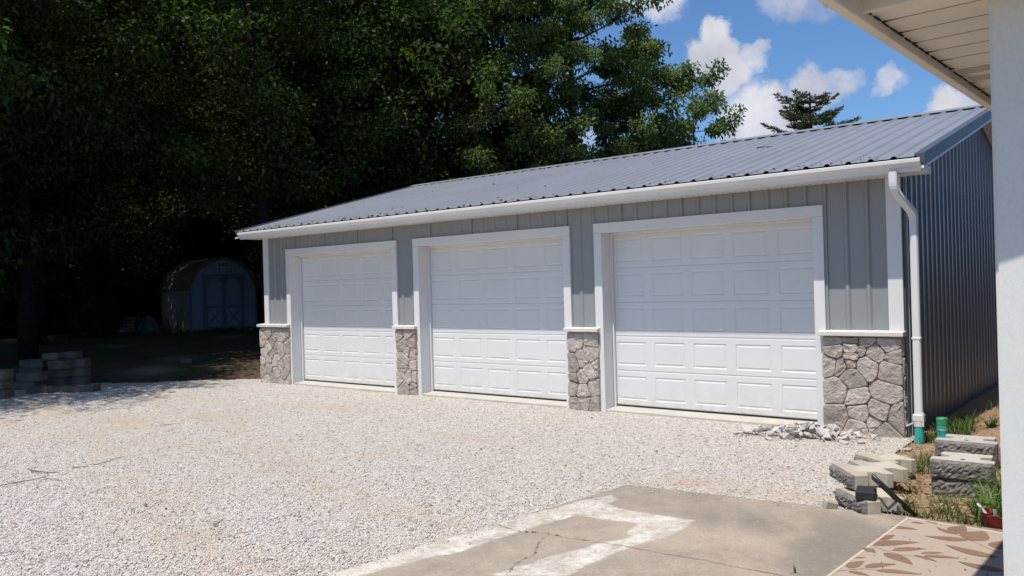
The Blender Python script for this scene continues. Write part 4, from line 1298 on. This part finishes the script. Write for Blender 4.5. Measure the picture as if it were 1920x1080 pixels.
rng = np.random.default_rng(17)
NS = 105000
u = rng.random(NS * 2); pxr = rng.uniform(-60, 1760, NS * 2)
dep = 4.4 + 13.0 * u ** 1.6
v_x = CP[0] + RC[0, 0] * (pxr - 960) / F * dep + RC[0, 2] * dep
v_y = CP[1] + RC[1, 0] * (pxr - 960) / F * dep + RC[1, 2] * dep
okm = gravel_in(v_x, v_y) & (rng.random(NS * 2) > .75 * stain(v_x, v_y)) & (v_y < .04) & ~poly_in(v_x, v_y, [(q[0], q[1]) for q in PA])
v_x, v_y = v_x[okm][:NS], v_y[okm][:NS]; n = len(v_x)
sz = .008 + .021 * rng.random(n) ** 2.6
P = np.column_stack([v_x, v_y, gravel_z(v_x, v_y) + sz * .12])
V, Fc = stones_np(P, sz, rng)
tn = rng.random(n)
pal = np.array([[.32, .285, .25], [.52, .475, .425], [.64, .595, .54], [.71, .665, .61], [.78, .75, .70], [.65, .52, .40], [.44, .43, .44]]) * np.array([1.02, .985, .945])
ci = rng.choice(len(pal), n, p=[.11, .22, .26, .2, .09, .08, .04])
cc = pal[ci] * (1 + rng.uniform(-.08, .08, (n, 1)))
A_ = np.repeat(np.column_stack([cc, np.ones(n)]), 6, 0)
mst = material('loose_limestone_chips', (1, 1, 1), .9, .08, 30, .08, 200, attr='chip', spec=.2)
tag(link('gravel', np_mesh('gravel', V, Fc, mst, A_, 'chip')), 'loose pale limestone chips strewn over the driveway', 'gravel', kind='stuff')

qx = []; 
for (a, b, n_, dep_) in [(PA[0], PA[1], 420, .09), (PA[7], PA[0], 420, .12), (PA[6], PA[7], 90, .10)]:
    for k in range(n_):
        t = rng.random(); w = abs(rng.normal()) * dep_
        x = a[0] + (b[0] - a[0]) * t; y = a[1] + (b[1] - a[1]) * t
        qx.append((x + w * .9, y - w * .6))
qx = np.array(qx); sz = .005 + .014 * rng.random(len(qx)) ** 2.4
V, Fc = stones_np(np.column_stack([qx, np.full(len(qx), ZP) + sz * .2]), sz, rng)
cc = pal[rng.choice(len(pal), len(qx))]
tag(link('gravel', np_mesh('gravel', V, Fc, mst, np.repeat(np.column_stack([cc, np.ones(len(qx))]), 6, 0), 'chip')), 'small chips kicked on to the rim of the concrete patio', 'gravel', kind='stuff')
n = 5200
lx = rng.uniform(.12, 1.9, n); ly = rng.uniform(-3.2, 2.2, n)
sz = .006 + .03 * rng.random(n) ** 4
V, Fc = stones_np(np.column_stack([lx, ly, height(lx, ly) + sz * .2]), sz, rng)
cc = np.array([.36, .235, .145]) * (.55 + .8 * rng.random((n, 1)))
tag(link('soil_crumbs', np_mesh('soil_crumbs', V, Fc, mst, np.repeat(np.column_stack([cc, np.ones(n)]), 6, 0), 'chip')), 'crumbs of loose tan soil around the wall blocks', 'soil', kind='stuff')

chunks = []
for k in range(9):
    r3 = random.Random(500 + k)
    bm = bmesh.new()
    for q in range(11):
        bm.verts.new((r3.uniform(-1, 1) * .5, r3.uniform(-1, 1) * .38, r3.uniform(-1, 1) * (.16 if k % 3 else .26)))
    r_ = bmesh.ops.convex_hull(bm, input=bm.verts)
    bmesh.ops.delete(bm, geom=[g for g in r_['geom_interior'] if isinstance(g, bmesh.types.BMVert)], context='VERTS')
    me = bpy.data.meshes.new('rubble_stone'); bm.to_mesh(me); bm.free(); me.materials.append(M['rubble'])
    chunks.append(me)
r3 = random.Random(41)
for k in range(270):
    a = r3.random() * 6.283; q = r3.random() ** .62
    x = -.90 + math.cos(a) * q * .80; y = -.42 + math.sin(a) * q * .34 + (x + .9) * .18
    hm = .135 * max(0, 1 - q * q * 1.05) * (1.0 if x < -.55 else .55)
    s = r3.uniform(.04, .14) * (1.0 if q < .7 else .62) * (.95 if x < -.5 else .62)
    if k < 30: s = r3.uniform(.12, .19) * (1 if x < -.5 else .7)
    z = -.03 + hm * r3.uniform(.35, 1.0) + s * .12
    o = link('rubble_stone', chunks[k % 9], None, (x, y, z), (r3.gauss(0, .38), r3.gauss(0, .38), r3.random() * 6.28), s)
    tag(o, 'broken pale limestone piece in the rubble heap before the right stone pier', 'rubble', 'pieces of the rubble heap')

# twigs and dark debris on the gravel
def twig(label, pxs, rad=.006, z=-.02, seed=0):
    r3 = random.Random(seed)
    pts = [(*at_z(px, py, -.02), z + r3.uniform(.002, .014)) for px, py in pxs]
    fine_ = []
    for a, b in zip(pts[:-1], pts[1:]):
        for k in range(4):
            t = k / 4; fine_.append(tuple(a[i] + (b[i] - a[i]) * t + r3.uniform(-.012, .012) * (1 if i < 2 else .3) for i in range(3)))
    fine_.append(pts[-1])
    rad *= .6; mb = MB(); mb.tube(fine_, [rad * (1 - .6 * i / len(fine_)) for i in range(len(fine_))], 5)
    for k in range(2, len(fine_) - 1, 3):
        p = Vector(fine_[k]); mb.tube([p, p + Vector((r3.uniform(-.1, .1), r3.uniform(-.1, .1), .012))], [rad * .5, rad * .2], 4)
    tag(mb.build('twig', M['twig'], None), label, 'twig')
twig('long brown twig lying on the gravel at the left frame edge', [(-10, 912), (40, 906), (80, 897), (114, 901)], .008, seed=1)
twig('dark short twig left of the long brown one, on gravel', [(55, 884), (85, 888), (110, 886)], .011, seed=2)
twig('black thin stick pointing right on the open gravel', [(136, 878), (166, 876)], .008, seed=3)
twig('curved twig on gravel with a dark clump at its left end', [(176, 872), (196, 868), (214, 862), (232, 857)], .007, seed=4)
twig('fine pale twig lying alone in the middle left gravel', [(92, 842), (102, 836), (108, 834)], .005, seed=5)
twig('short twig near the block pile shadow on sunlit gravel', [(124, 836), (145, 832)], .005, seed=6)
twig('thin straight twig far out on the gravel towards the leftmost door', [(300, 798), (338, 794)], .006, seed=7)
twig('small twig on gravel left of the patio corner', [(402, 984), (420, 978)], .007, seed=8)

def on_roof(px, py):
    r = ray(px, py); t = (EZ + (CP[1] - EY) * SL - CP[2]) / (r[2] - r[1] * SL)
    p = CP + r * t
    return (float(p[0]), float(p[1]), float(p[2]) + .024)
mb = MB(); mb.tube([on_roof(1419, 280), on_roof(1428, 279), on_roof(1448, 277.5)], [.012, .010, .005], 5)
tag(mb.build('twig', M['twig']), 'short dark stick lying on the grey garage roof', 'twig')

# dry leaves: on gravel, soil and roof
def litter_np(P, N, size, rng):
    n = len(P)
    az = rng.random(n) * 6.283
    t = np.stack([np.cos(az), np.sin(az), rng.normal(size=n) * .25], 1); t /= np.linalg.norm(t, axis=1)[:, None]
    nn = N + rng.normal(size=(n, 3)) * .3; s = np.cross(t, nn); s /= np.linalg.norm(s, axis=1)[:, None]
    L = size[:, None]
    up = np.cross(s, t)
    V = np.stack([P - t * L * .5, P + s * L * .28 + up * L * .10, P + t * L * .5 + up * L * .1, P - s * L * .28 + up * L * .12], 1).reshape(-1, 3)
    return V, np.arange(4 * n).reshape(-1, 4)


n = 420
lx = rng.uniform(.25, 1.3, n); ly = rng.uniform(-3.15, -.9, n)
P = np.column_stack([lx, ly, height(lx, ly) + .008])
n2_ = 260
lx = .48 + .16 * rng.normal(size=n2_); ly = -2.25 + .5 * rng.normal(size=n2_)
P = np.concatenate([P, np.column_stack([lx, ly, height(lx, ly) + .014])])
V, Fc = litter_np(P, np.tile([0, 0, 1.0], (len(P), 1)), .018 + .04 * rng.random(len(P)), rng)
tl = np.repeat(np.column_stack([.7 + 1.9 * rng.random((len(P), 1)) * np.array([[1, .95, .9]]), np.ones(len(P))]), 4, 0)
tag(link('leaf_litter', np_mesh('leaf_litter', V, Fc, M['dryleaf'], tl, 'tint_col')), 'dry brown leaf litter on the soil around the loose wall blocks', 'dead leaves', kind='stuff')
n = 150
pxr = rng.uniform(0, 1500, n); dr = rng.uniform(4.8, 14, n)
lx = CP[0] + RC[0, 0] * (pxr - 960) / F * dr + RC[0, 2] * dr; ly = CP[1] + RC[1, 0] * (pxr - 960) / F * dr + RC[1, 2] * dr
okm = gravel_in(lx, ly) & (ly < 0) & ~poly_in(lx, ly, PA); lx, ly = lx[okm], ly[okm]
P = np.column_stack([lx, ly, gravel_z(lx, ly) + .012])
V, Fc = litter_np(P, np.tile([0, 0, 1.0], (len(P), 1)), .02 + .03 * rng.random(len(P)), rng)
tl = np.repeat(np.column_stack([.5 + 1.5 * rng.random((len(P), 1)) * np.array([[1, .95, .9]]), np.ones(len(P))]), 4, 0)
tag(link('leaf_litter', np_mesh('leaf_litter', V, Fc, M['dryleaf'], tl, 'tint_col')), 'scattered small dead leaves on the open gravel', 'dead leaves', kind='stuff')
lx = np.concatenate([rng.uniform(XA, XB - .2, 90), rng.uniform(-11.5, -8, 60), rng.uniform(XA, XB - .2, 60)])
ly = np.concatenate([EY + .03 + .10 * rng.random(90), EY + .03 + .18 * rng.random(60), EY + (RY - EY) * rng.random(60)])
P = np.column_stack([lx, ly, EZ + (ly - EY) * SL + .018])
V, Fc = litter_np(P, np.tile([0, -SL, 1.0], (len(P), 1)), .025 + .05 * rng.random(len(P)), rng)
tl = np.repeat(np.column_stack([.4 + 1.0 * rng.random((len(P), 1)) * np.array([[1, .8, .7]]), np.ones(len(P))]), 4, 0)
tag(link('leaf_litter', np_mesh('leaf_litter', V, Fc, M['dryleaf'], tl, 'tint_col')), 'brown dead leaves caught along the garage roof and gutter', 'dead leaves', kind='stuff')
n = 60
pa = rng.uniform(0, 1, n); lx = .80 + rng.uniform(0, .75, n); ly = rng.uniform(-4.5, -3.25, n)
P = np.column_stack([lx, ly, np.full(n, ZP + .016)])
V, Fc = litter_np(P, np.tile([0, 0, 1.0], (n, 1)), .008 + .012 * rng.random(n), rng)
tl = np.repeat(np.column_stack([.5 + .9 * rng.random((n, 1)) * np.array([[1, .7, .55]]), np.ones(n)]), 4, 0)
tag(link('leaf_litter', np_mesh('leaf_litter', V, Fc, M['dryleaf'], tl, 'tint_col')), 'tiny brown bits scattered over the leaf-print rug', 'dead leaves', kind='stuff')
# rusty tufts along the crack
mb_pts = []
for line in CRACKS:
    for (a, b) in zip(line[1:7], line[2:8]):
        for k in range(3):
            t = rng.random(); mb_pts.append((a[0] + (b[0] - a[0]) * t, a[1] + (b[1] - a[1]) * t, ZP + .004))
P = np.array(mb_pts) + rng.normal(size=(len(mb_pts), 3)) * np.array([.006, .006, .001])
V, Fc = litter_np(P, np.tile([0, 0, 1.0], (len(P), 1)), .010 + .018 * rng.random(len(P)), rng)
tl = np.repeat(np.column_stack([.5 + .8 * rng.random((len(P), 1)) * np.array([[1, .7, .55]]), np.ones(len(P))]), 4, 0)
tag(link('leaf_litter', np_mesh('leaf_litter', V, Fc, M['dryleaf'], tl, 'tint_col')), 'reddish dry bits lodged in the patio crack', 'dead leaves', kind='stuff')


# ------------------------------------------------------------------ loose wall blocks on the right
def wall_block(label, loc, rotz, w=.455, dpt=.36, h=.155, mat='wallblock', face='split', group=None, seed=0, holes=True):
    t = thing('wall_block', label, 'concrete block', loc, rotz, group)
    a = w / 2
    o_ = [(-a, .012), (a, .012), (a, .12), (a * .50, .155), (a * .50, .235), (a * .82, .275), (a * .82, dpt), (-a * .82, dpt), (-a * .82, .275), (-a * .50, .235), (-a * .50, .155), (-a, .12)]
    body = MB().prism(o_, 0, h, axis='z').build('body', M[mat], t, bevel=.005)
    if holes: MB().lathe([(.0, h + .0012), (.020, h + .0012)], 10, 0, .085).build('pin_hole', M['grime'], body)
    # split face: a rough skin standing proud of the block
    rq = random.Random(seed)
    nu, nv = 22, 8
    vs = []
    for j in range(nv + 1):
        for i in range(nu + 1):
            e = min(i, nu - i, j * 1.5, (nv - j) * 1.5)
            d = -.004 - min(1, e / 2.2) * (.012 + .020 * rq.random()) if e > 0 else .014
            vs.append((-a + .001 + (w - .002) * i / nu + (rq.uniform(-.004, .004) if 0 < i < nu else 0), d, .001 + (h - .002) * j / nv + (rq.uniform(-.004, .004) if 0 < j < nv else 0)))
    fs = [(j * (nu + 1) + i, j * (nu + 1) + i + 1, (j + 1) * (nu + 1) + i + 1, (j + 1) * (nu + 1) + i) for j in range(nv) for i in range(nu)]
    MB().add(vs, fs).build('split_face', M[face], t)
    return t


r13 = math.radians
wall_block('lower rough-faced wall block half sunk in soil, carrying the front grey block', (.995, -2.285, -.055), r13(3), seed=1)
wall_block('front rough-faced grey wall block with pale top, stacked on a sunken one', (.992, -2.300, .094), r13(3), seed=2)
wall_block('rear rough-faced wall block with white top, behind the stacked pair', (.832, -1.290, .060), r13(2), w=.50, h=.165, seed=3)
wall_block('rough-faced block under the rear white-topped one, in the soil', (.836, -1.275, -.102), r13(2), w=.50, h=.160, seed=4)
wall_block('rear wall block at the far right, partly hidden by the porch post', (1.345, -1.255, .045), r13(2), w=.50, h=.165, seed=5)
wall_block('rough-faced block under the far right rear block, in the soil', (1.350, -1.24, -.115), r13(2), w=.50, h=.155, seed=6)
rot_c = math.atan2(-3.105 + 2.746, .401 - .115)
wall_block('upper tan wall block lying flat in front with a white-stained top', (.258, -2.925, .105), rot_c, w=.458, dpt=.33, h=.115, mat='tan', seed=7, holes=False)
wall_block('lowest tan wall block beside the patio, carrying the black paver', (.405, -3.195, -.02), rot_c + .12, w=.44, dpt=.33, h=.115, mat='tan', seed=8, holes=False)
wall_block('second tan wall block behind the white-stained one, notched side showing', (.255, -2.46, .045), rot_c + .05, w=.44, dpt=.33, h=.115, mat='tan', seed=9, holes=False)
wall_block('farthest tan wall block of the curved row, at the gravel edge', (.215, -2.00, .018), rot_c + .28, w=.44, dpt=.33, h=.115, mat='tan', seed=10, holes=False)
pv = MB().box(-.068, .068, -.10, .10, 0, .062).build('black_paver', M['brickblack'], None, bevel=.006)
pv.location = (.528, -3.215, .097); pv.rotation_euler = (0, 0, r13(12))
tag(pv, 'small black paver brick lying on the lowest tan wall block', 'paver')
ch = MB().box(-.05, .05, -.035, .035, 0, .10).build('stone_chunk', M['tan'], None, bevel=.012)
ch.location = (.27, -3.30, -.03); ch.rotation_euler = (.2, .25, .7)
tag(ch, 'small broken tan stone wedged at the patio edge beside the blocks', 'stone')

# black wrought-iron rack leaning on the blocks
rk = thing('iron_rack', 'black wrought-iron scroll rack leaning against the tan blocks', 'iron rack', (.845, -3.135, -.01), 0)
A0 = Vector((0, 0, 0)); A1 = Vector((.60 - .845, -3.135 + 3.06 - .09, .295)); side = Vector((.0, .10, -.02))
MB().tube([A0, A0.lerp(A1, .5), A1], [.013, .014, .013], 8).build('rail', M['iron'], rk, smooth=True)
B0 = A0 + side * .35; B1 = A1 + side * .35
MB().tube([B0, B1], .009, 8).build('rail', M['iron'], rk, smooth=True)
ax = (A1 - A0).normalized(); out = Vector((-.38, .75, -.30)); out = (out - ax * out.dot(ax)).normalized()
for k in range(5):
    c0 = A0.lerp(A1, .16 + .17 * k)
    sc = []
    for q in range(19):
        an = q / 18 * 4.8; rr_ = .036 * (1 - q / 24)
        sc.append(c0 + out * (.042 - rr_ * math.cos(an)) + ax * rr_ * math.sin(an))
    MB().tube(sc, .0050, 6).build('scroll', M['iron'], rk, smooth=True)
MB().tube([A0 + out * .085 + ax * .04, A1 + out * .085 - ax * .05], .006, 6).build('rail', M['iron'], rk, smooth=True)
MB().tube([A0, A0 + out * .085 + ax * .04], .006, 6).build('crossbar', M['iron'], rk, smooth=True)
MB().tube([A1, A1 + out * .085 - ax * .05], .006, 6).build('crossbar', M['iron'], rk, smooth=True)

# drain pipes
d1 = thing('drain_pipe', 'teal drain pipe with white adapter receiving the downspout', 'drain pipe', (.182, -.115, -.06))
MB().lathe([(.0, .0), (.047, .0), (.047, .195), (.0, .195)], 20).build('pipe', M['teal'], d1, smooth=False)
MB().lathe([(.0, .196), (.052, .196), (.052, .245), (.047, .247), (.0, .247)], 20).build('coupling', M['pvc'], d1)
MB().box(-.055, .055, -.045, .045, .248, .325).build('adapter', M['pvc'], d1, bevel=.008)
MB().box(.038, .058, -.05, -.02, .20, .345).build('clip', M['pvc'], d1, bevel=.004)
d2 = thing('drain_pipe', 'short teal standpipe with green cap beside the downspout', 'drain pipe', (.385, -.03, -.06))
MB().lathe([(.0, .0), (.050, .0), (.050, .150), (.053, .152), (.053, .215), (.0, .215)], 20).build('pipe', M['teal'], d2)
MB().lathe([(.0, .216), (.055, .216), (.056, .285), (.050, .292), (.046, .282), (.0, .282)], 20).build('cap', M['green'], d2)
MB().lathe([(.0535, .165), (.0538, .166), (.0538, .170), (.0535, .171)], 20).build('clamp', M['pvc'], d2)

# red pot and daylily
pot = thing('flower_pot', 'crumpled red flower pot with white plant tags at the patio edge', 'flower pot', (1.375, -3.11, -.03))
rq = random.Random(8)
mb = MB(); n = 28
for zi, (r_, z) in enumerate([(.0, .0), (.080, .0), (.098, .06), (.110, .105), (.118, .118), (.108, .108), (.100, .085), (.0, .082)]):
    for k in range(n):
        a = 2 * math.pi * k / n; w_ = r_ * (1 + (.05 * math.sin(k * 2.7) + .03 * math.sin(k * 5.1)) * (zi > 0)); mb.v.append((w_ * math.cos(a), w_ * math.sin(a), z + (.008 * math.sin(k * 1.9) if 3 <= zi <= 5 else 0)))
for i in range(7):
    for k in range(n):
        mb.f.append((i * n + k, i * n + (k + 1) % n, (i + 1) * n + (k + 1) % n, (i + 1) * n + k)); mb.mi.append(1 if i == 6 else 0)
mb.build('pot', [M['red'], M['soil_pot']], pot, smooth=True)
for (a, lean) in ((2.9, -.5), (4.6, .25)):
    c = Vector((.085 * math.cos(a), .085 * math.sin(a), .09)); t = Vector((math.cos(a) * .5 + lean * .3, math.sin(a) * .4, .8)).normalized(); s = Vector((.0, 1, 0)).cross(t).normalized() * .011
    e = c + t * .085; off_ = Vector((0, .0012, 0))
    MB().add([c - s, c + s, e + s, e - s, c - s + off_, c + s + off_, e + s + off_, e - s + off_], [(0, 1, 2, 3), (7, 6, 5, 4), (0, 4, 5, 1), (1, 5, 6, 2), (2, 6, 7, 3), (3, 7, 4, 0)]).build('plant_tag', M['tag'], pot)


def lily(label, loc, n, L, seed, name='daylily', spread=1.0, w=.011):
    t = thing(name, label, 'plant', loc)
    rq = random.Random(seed)
    for k in range(n):
        az = rq.random() * 6.283; l = L * rq.uniform(.55, 1.1); b = rq.uniform(.3, 1.25) * spread
        d = Vector((math.cos(az), math.sin(az), 0)); s = Vector((-d.y, d.x, 0))
        base = Vector((rq.gauss(0, .03), rq.gauss(0, .03), -.02)); mb = MB(); vs = []
        ww = w * rq.uniform(.7, 1.2)
        for q in range(8):
            t_ = q / 7
            p = base + d * l * (.15 * t_ + .62 * b * t_ ** 2) + Vector((0, 0, 1)) * l * (t_ - .52 * b * t_ ** 2.2)
            wd_ = ww * (1 - t_ ** 2.5) + .0006
            vs += [p - s * wd_ + Vector((0, 0, wd_ * .5)), p, p + s * wd_ + Vector((0, 0, wd_ * .5))]
        fs = []
        for q in range(7):
            for e in (0, 1): fs.append((q * 3 + e, q * 3 + e + 1, q * 3 + e + 4, q * 3 + e + 3))
        mb.add(vs, fs)
        me = mb.mesh('leaf', M['lily'], smooth=True)
        ca = me.color_attributes.new('tint', 'FLOAT_COLOR', 'POINT'); v_ = rq.random()
        ca.data.foreach_set('color', np.tile(np.array([v_, v_, v_, 1], np.float32), len(me.vertices)))
        link('leaf', me, t)
    return t
lily('large clump of long green daylily leaves right of the stacked blocks', (1.34, -2.55, -.02), 46, .52, 1)
lily('daylily clump with arching leaves behind the red pot', (1.24, -2.86, -.02), 34, .40, 2, spread=1.2)
lily('grassy green plant growing in the red pot', (1.375, -3.11, .06), 16, .30, 3, name='potted_plant', spread=.7, w=.008)

# rug
r0 = Vector((.826, -3.299, 0)); dl = (Vector((.753, -4.827, 0)) - r0).normalized(); dr_ = Vector((-dl.y, dl.x, 0))
rug = thing('rug', 'tan outdoor rug printed with brown leaves on the patio', 'rug', (r0.x, r0.y, ZP + .006), math.atan2(dr_.y, dr_.x))
MB().box(.022, 2.2, -2.4, -.022, -.001, .006).build('mat', M['rug'], rug)
MB().box(0, .021, -2.4, -.0, -.001, .0085).build('binding', M['rugedge'], rug, bevel=.002)
MB().box(.0215, 2.2, -.021, 0, -.001, .0083).build('binding', M['rugedge'], rug, bevel=.002)
inv = rug.matrix_basis.inverted()


def rz(zx, zy):
    x, y = at_z(1340 + zx / 3.31, 780 + zy / 3.31, ZP + .012)
    return inv @ Vector((x, y, ZP + .012))


LV = [((1580, 770), (1300, 745), .34), ((1600, 775), (1672, 715), .62), ((1500, 735), (1375, 690), .28), ((1495, 730), (1550, 680), .5), ((1755, 880), (1430, 800), .30), ((1770, 830), (1815, 775), .6),
      ((970, 800), (1270, 785), .3), ((1090, 690), (1260, 705), .36), ((1020, 770), (1120, 740), .4), ((920, 820), (1000, 850), .6), ((1100, 835), (1320, 825), .3), ((1050, 850), (1230, 925), .4),
      ((1280, 855), (1420, 850), .3), ((1300, 870), (1520, 885), .26), ((1240, 865), (1380, 905), .25), ((830, 945), (930, 900), .4), ((930, 940), (1130, 920), .3), ((1000, 960), (1280, 985), .26),
      ((830, 965), (960, 993), .35), ((1800, 965), (1510, 905), .34), ((1220, 660), (1300, 668), .5), ((1300, 645), (1385, 672), .4), ((1690, 705), (1830, 712), .24), ((868, 882), (940, 880), .3)]
ki = 0
def leaf_print(a, b, wr):
    global ki
    d = b - a; L = d.length; d.normalize(); s = Vector((-d.y, d.x, 0)); n = 14
    z = .0075 + .0003 * (ki % 5); ki += 1
    top_ = []; bot = []
    for q in range(n + 1):
        t = q / n; w_ = L * wr * .5 * math.sin(math.pi * t ** .8) ** .9 * (1.15 - .3 * t) + .0005
        bow = L * .06 * math.sin(math.pi * t)
        c_ = a + d * L * t + s * bow
        top_.append((c_.x + s.x * w_, c_.y + s.y * w_, z)); bot.append((c_.x - s.x * w_, c_.y - s.y * w_, z))
    lm = MB(); lm.add(top_ + bot, [(q, q + 1, n + 2 + q, n + 1 + q)[::-1] for q in range(n)])
    lm.build('leaf_print', M['rugleaf'], rug)
for a, b, wr in LV: leaf_print(rz(*a), rz(*b), wr)
rq = random.Random(6)
for k in range(40):
    a = Vector((rq.uniform(.78, 2.1), rq.uniform(-2.3, -.1), 0)); an = rq.uniform(-.5, .5) + (3.14 if k % 3 == 0 else 0)
    leaf_print(a, a + Vector((math.cos(an), math.sin(an), 0)) * rq.uniform(.10, .2), rq.uniform(.25, .5))
for k in range(20):
    a = Vector((rq.uniform(.06, .7), rq.uniform(-2.3, -1.5), 0)); an = rq.uniform(-.5, .5)
    leaf_print(a, a + Vector((math.cos(an), math.sin(an), 0)) * rq.uniform(.10, .2), rq.uniform(.25, .5))
for line in ([(1490, 728), (1600, 778), (1720, 830), (1800, 862)], [(985, 806), (1060, 838), (1160, 862), (1300, 876)], [(745, 965), (830, 956), (930, 948), (1010, 957)]):
    pts = [rz(*q) for q in line]; lm = MB()
    for a, b in zip(pts[:-1], pts[1:]):
        d = (b - a).normalized(); s = Vector((-d.y, d.x, 0)) * .0025; z = .0072
        lm.add([(a - s)[:2] + (z,) if False else (a.x - s.x, a.y - s.y, z), (b.x - s.x, b.y - s.y, z), (b.x + s.x, b.y + s.y, z), (a.x + s.x, a.y + s.y, z)], [(0, 1, 2, 3)])
    lm.build('stem_print', M['rugleaf'], rug)


# ------------------------------------------------------------------ block pile at the left, in the tree shade
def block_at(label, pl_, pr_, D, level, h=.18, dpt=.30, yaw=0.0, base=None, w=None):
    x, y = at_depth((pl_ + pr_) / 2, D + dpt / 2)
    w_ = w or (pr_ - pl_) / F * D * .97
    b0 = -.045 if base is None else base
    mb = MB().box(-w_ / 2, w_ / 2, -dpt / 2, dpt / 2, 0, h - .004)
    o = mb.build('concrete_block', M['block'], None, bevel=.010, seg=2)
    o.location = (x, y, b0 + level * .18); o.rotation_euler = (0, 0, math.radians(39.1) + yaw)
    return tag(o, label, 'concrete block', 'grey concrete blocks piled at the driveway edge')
block_at('bottom block of the three-high stack at the left frame edge', -34, 14, 14.9, 0, yaw=.03)
block_at('middle block of the three-high stack at the left frame edge', -36, 12, 14.95, 1, yaw=-.02)
block_at('top block of the three-high stack at the left frame edge', -35, 13, 14.9, 2, yaw=.05)
block_at('bottom block of the two-high stack behind the grey slab', 24, 66, 16.3, 0, yaw=.04)
block_at('top block of the two-high stack behind the grey slab', 32, 78, 16.3, 1, yaw=-.03)
block_at('bottom left block of the tall double stack', 88, 122, 16.9, 0, yaw=-.05)
block_at('second block up on the left side of the tall double stack', 90, 127, 16.9, 1, yaw=.02)
block_at('third block up with a stained face, left side of the tall double stack', 96, 129, 16.8, 2, dpt=.42, yaw=-.12)
block_at('bottom right block of the tall double stack', 128, 161, 17.1, 0, yaw=.03)
block_at('second block up on the right side of the tall double stack', 128, 160, 17.1, 1, yaw=.0)
block_at('third block up on the right side of the tall double stack', 130, 161, 17.1, 2, yaw=.05)
block_at('thin pale block on top of the pile, left one of the top pair', 82, 112, 17.1, 3, h=.135, yaw=.0)
block_at('thin dark block on top of the pile, right one of the top pair', 113, 145, 17.3, 3, h=.145, yaw=.03)
block_at('dark rear block bridging the two stacks of the pile', 38, 84, 17.3, 2, yaw=.02)
block_at('dark rear block low in the gap between the stacks, lower one', 40, 84, 17.35, 0, yaw=.0)
block_at('dark rear block in the gap between the stacks, upper one', 38, 82, 17.35, 1, yaw=.03)
sb = block_at('long low grey concrete slab lying in front of the block pile', 52, 178, 15.65, 0, h=.13, dpt=.35, yaw=.06, base=-.04)
sb.name = 'concrete_slab'; sb['category'] = 'concrete slab'; del sb['group']
x, y = at_depth(346, 19.5)
o = MB().box(-.14, .14, -.1, .1, 0, .12).build('stone_block', M['block'], None, bevel=.02, seg=2)
o.location = (x, y, float(height(x, y)) - .01); o.rotation_euler = (.05, .04, .9)
tag(o, 'small grey stone block lying alone on the shaded bank', 'stone')

# timber stack and covered heap left of the shed
x, y = at_depth(228, 29)
ts = thing('timber_stack', 'low dark stack of weathered boards in the shade left of the shed', 'timber stack', (x, y, float(height(x, y))), math.radians(42))
rq = random.Random(12)
for lv in range(5):
    for k in range(3):
        MB().box(-.5 + rq.uniform(-.06, .02), .5 + rq.uniform(-.03, .06), -.3 + k * .205, -.3 + k * .205 + .19, lv * .105, lv * .105 + .09).build('board', M['wood'], ts)
x, y = at_depth(277, 28.4)
hp = thing('covered_heap', 'pointed heap under a blue-grey cover between the timber and the shed', 'covered heap', (x, y, float(height(x, y)) - .02), math.radians(39))
mb = MB(); n = 22
for i in range(7):
    t = i / 6
    for k in range(n):
        a = 2 * math.pi * k / n; r_ = (.36 * (1 - t) ** .6 + .05) * (1 + .14 * math.sin(a * 5 + i) * (1 - t))
        mb.v.append((r_ * math.cos(a), r_ * .8 * math.sin(a), .62 * t))
for i in range(6):
    for k in range(n): mb.f.append((i * n + k, i * n + (k + 1) % n, (i + 1) * n + (k + 1) % n, (i + 1) * n + k)); mb.mi.append(0)
mb.f.append(tuple(6 * n + k for k in range(n))); mb.mi.append(0)
mb.build('cover', M['tarp'], hp, smooth=True)
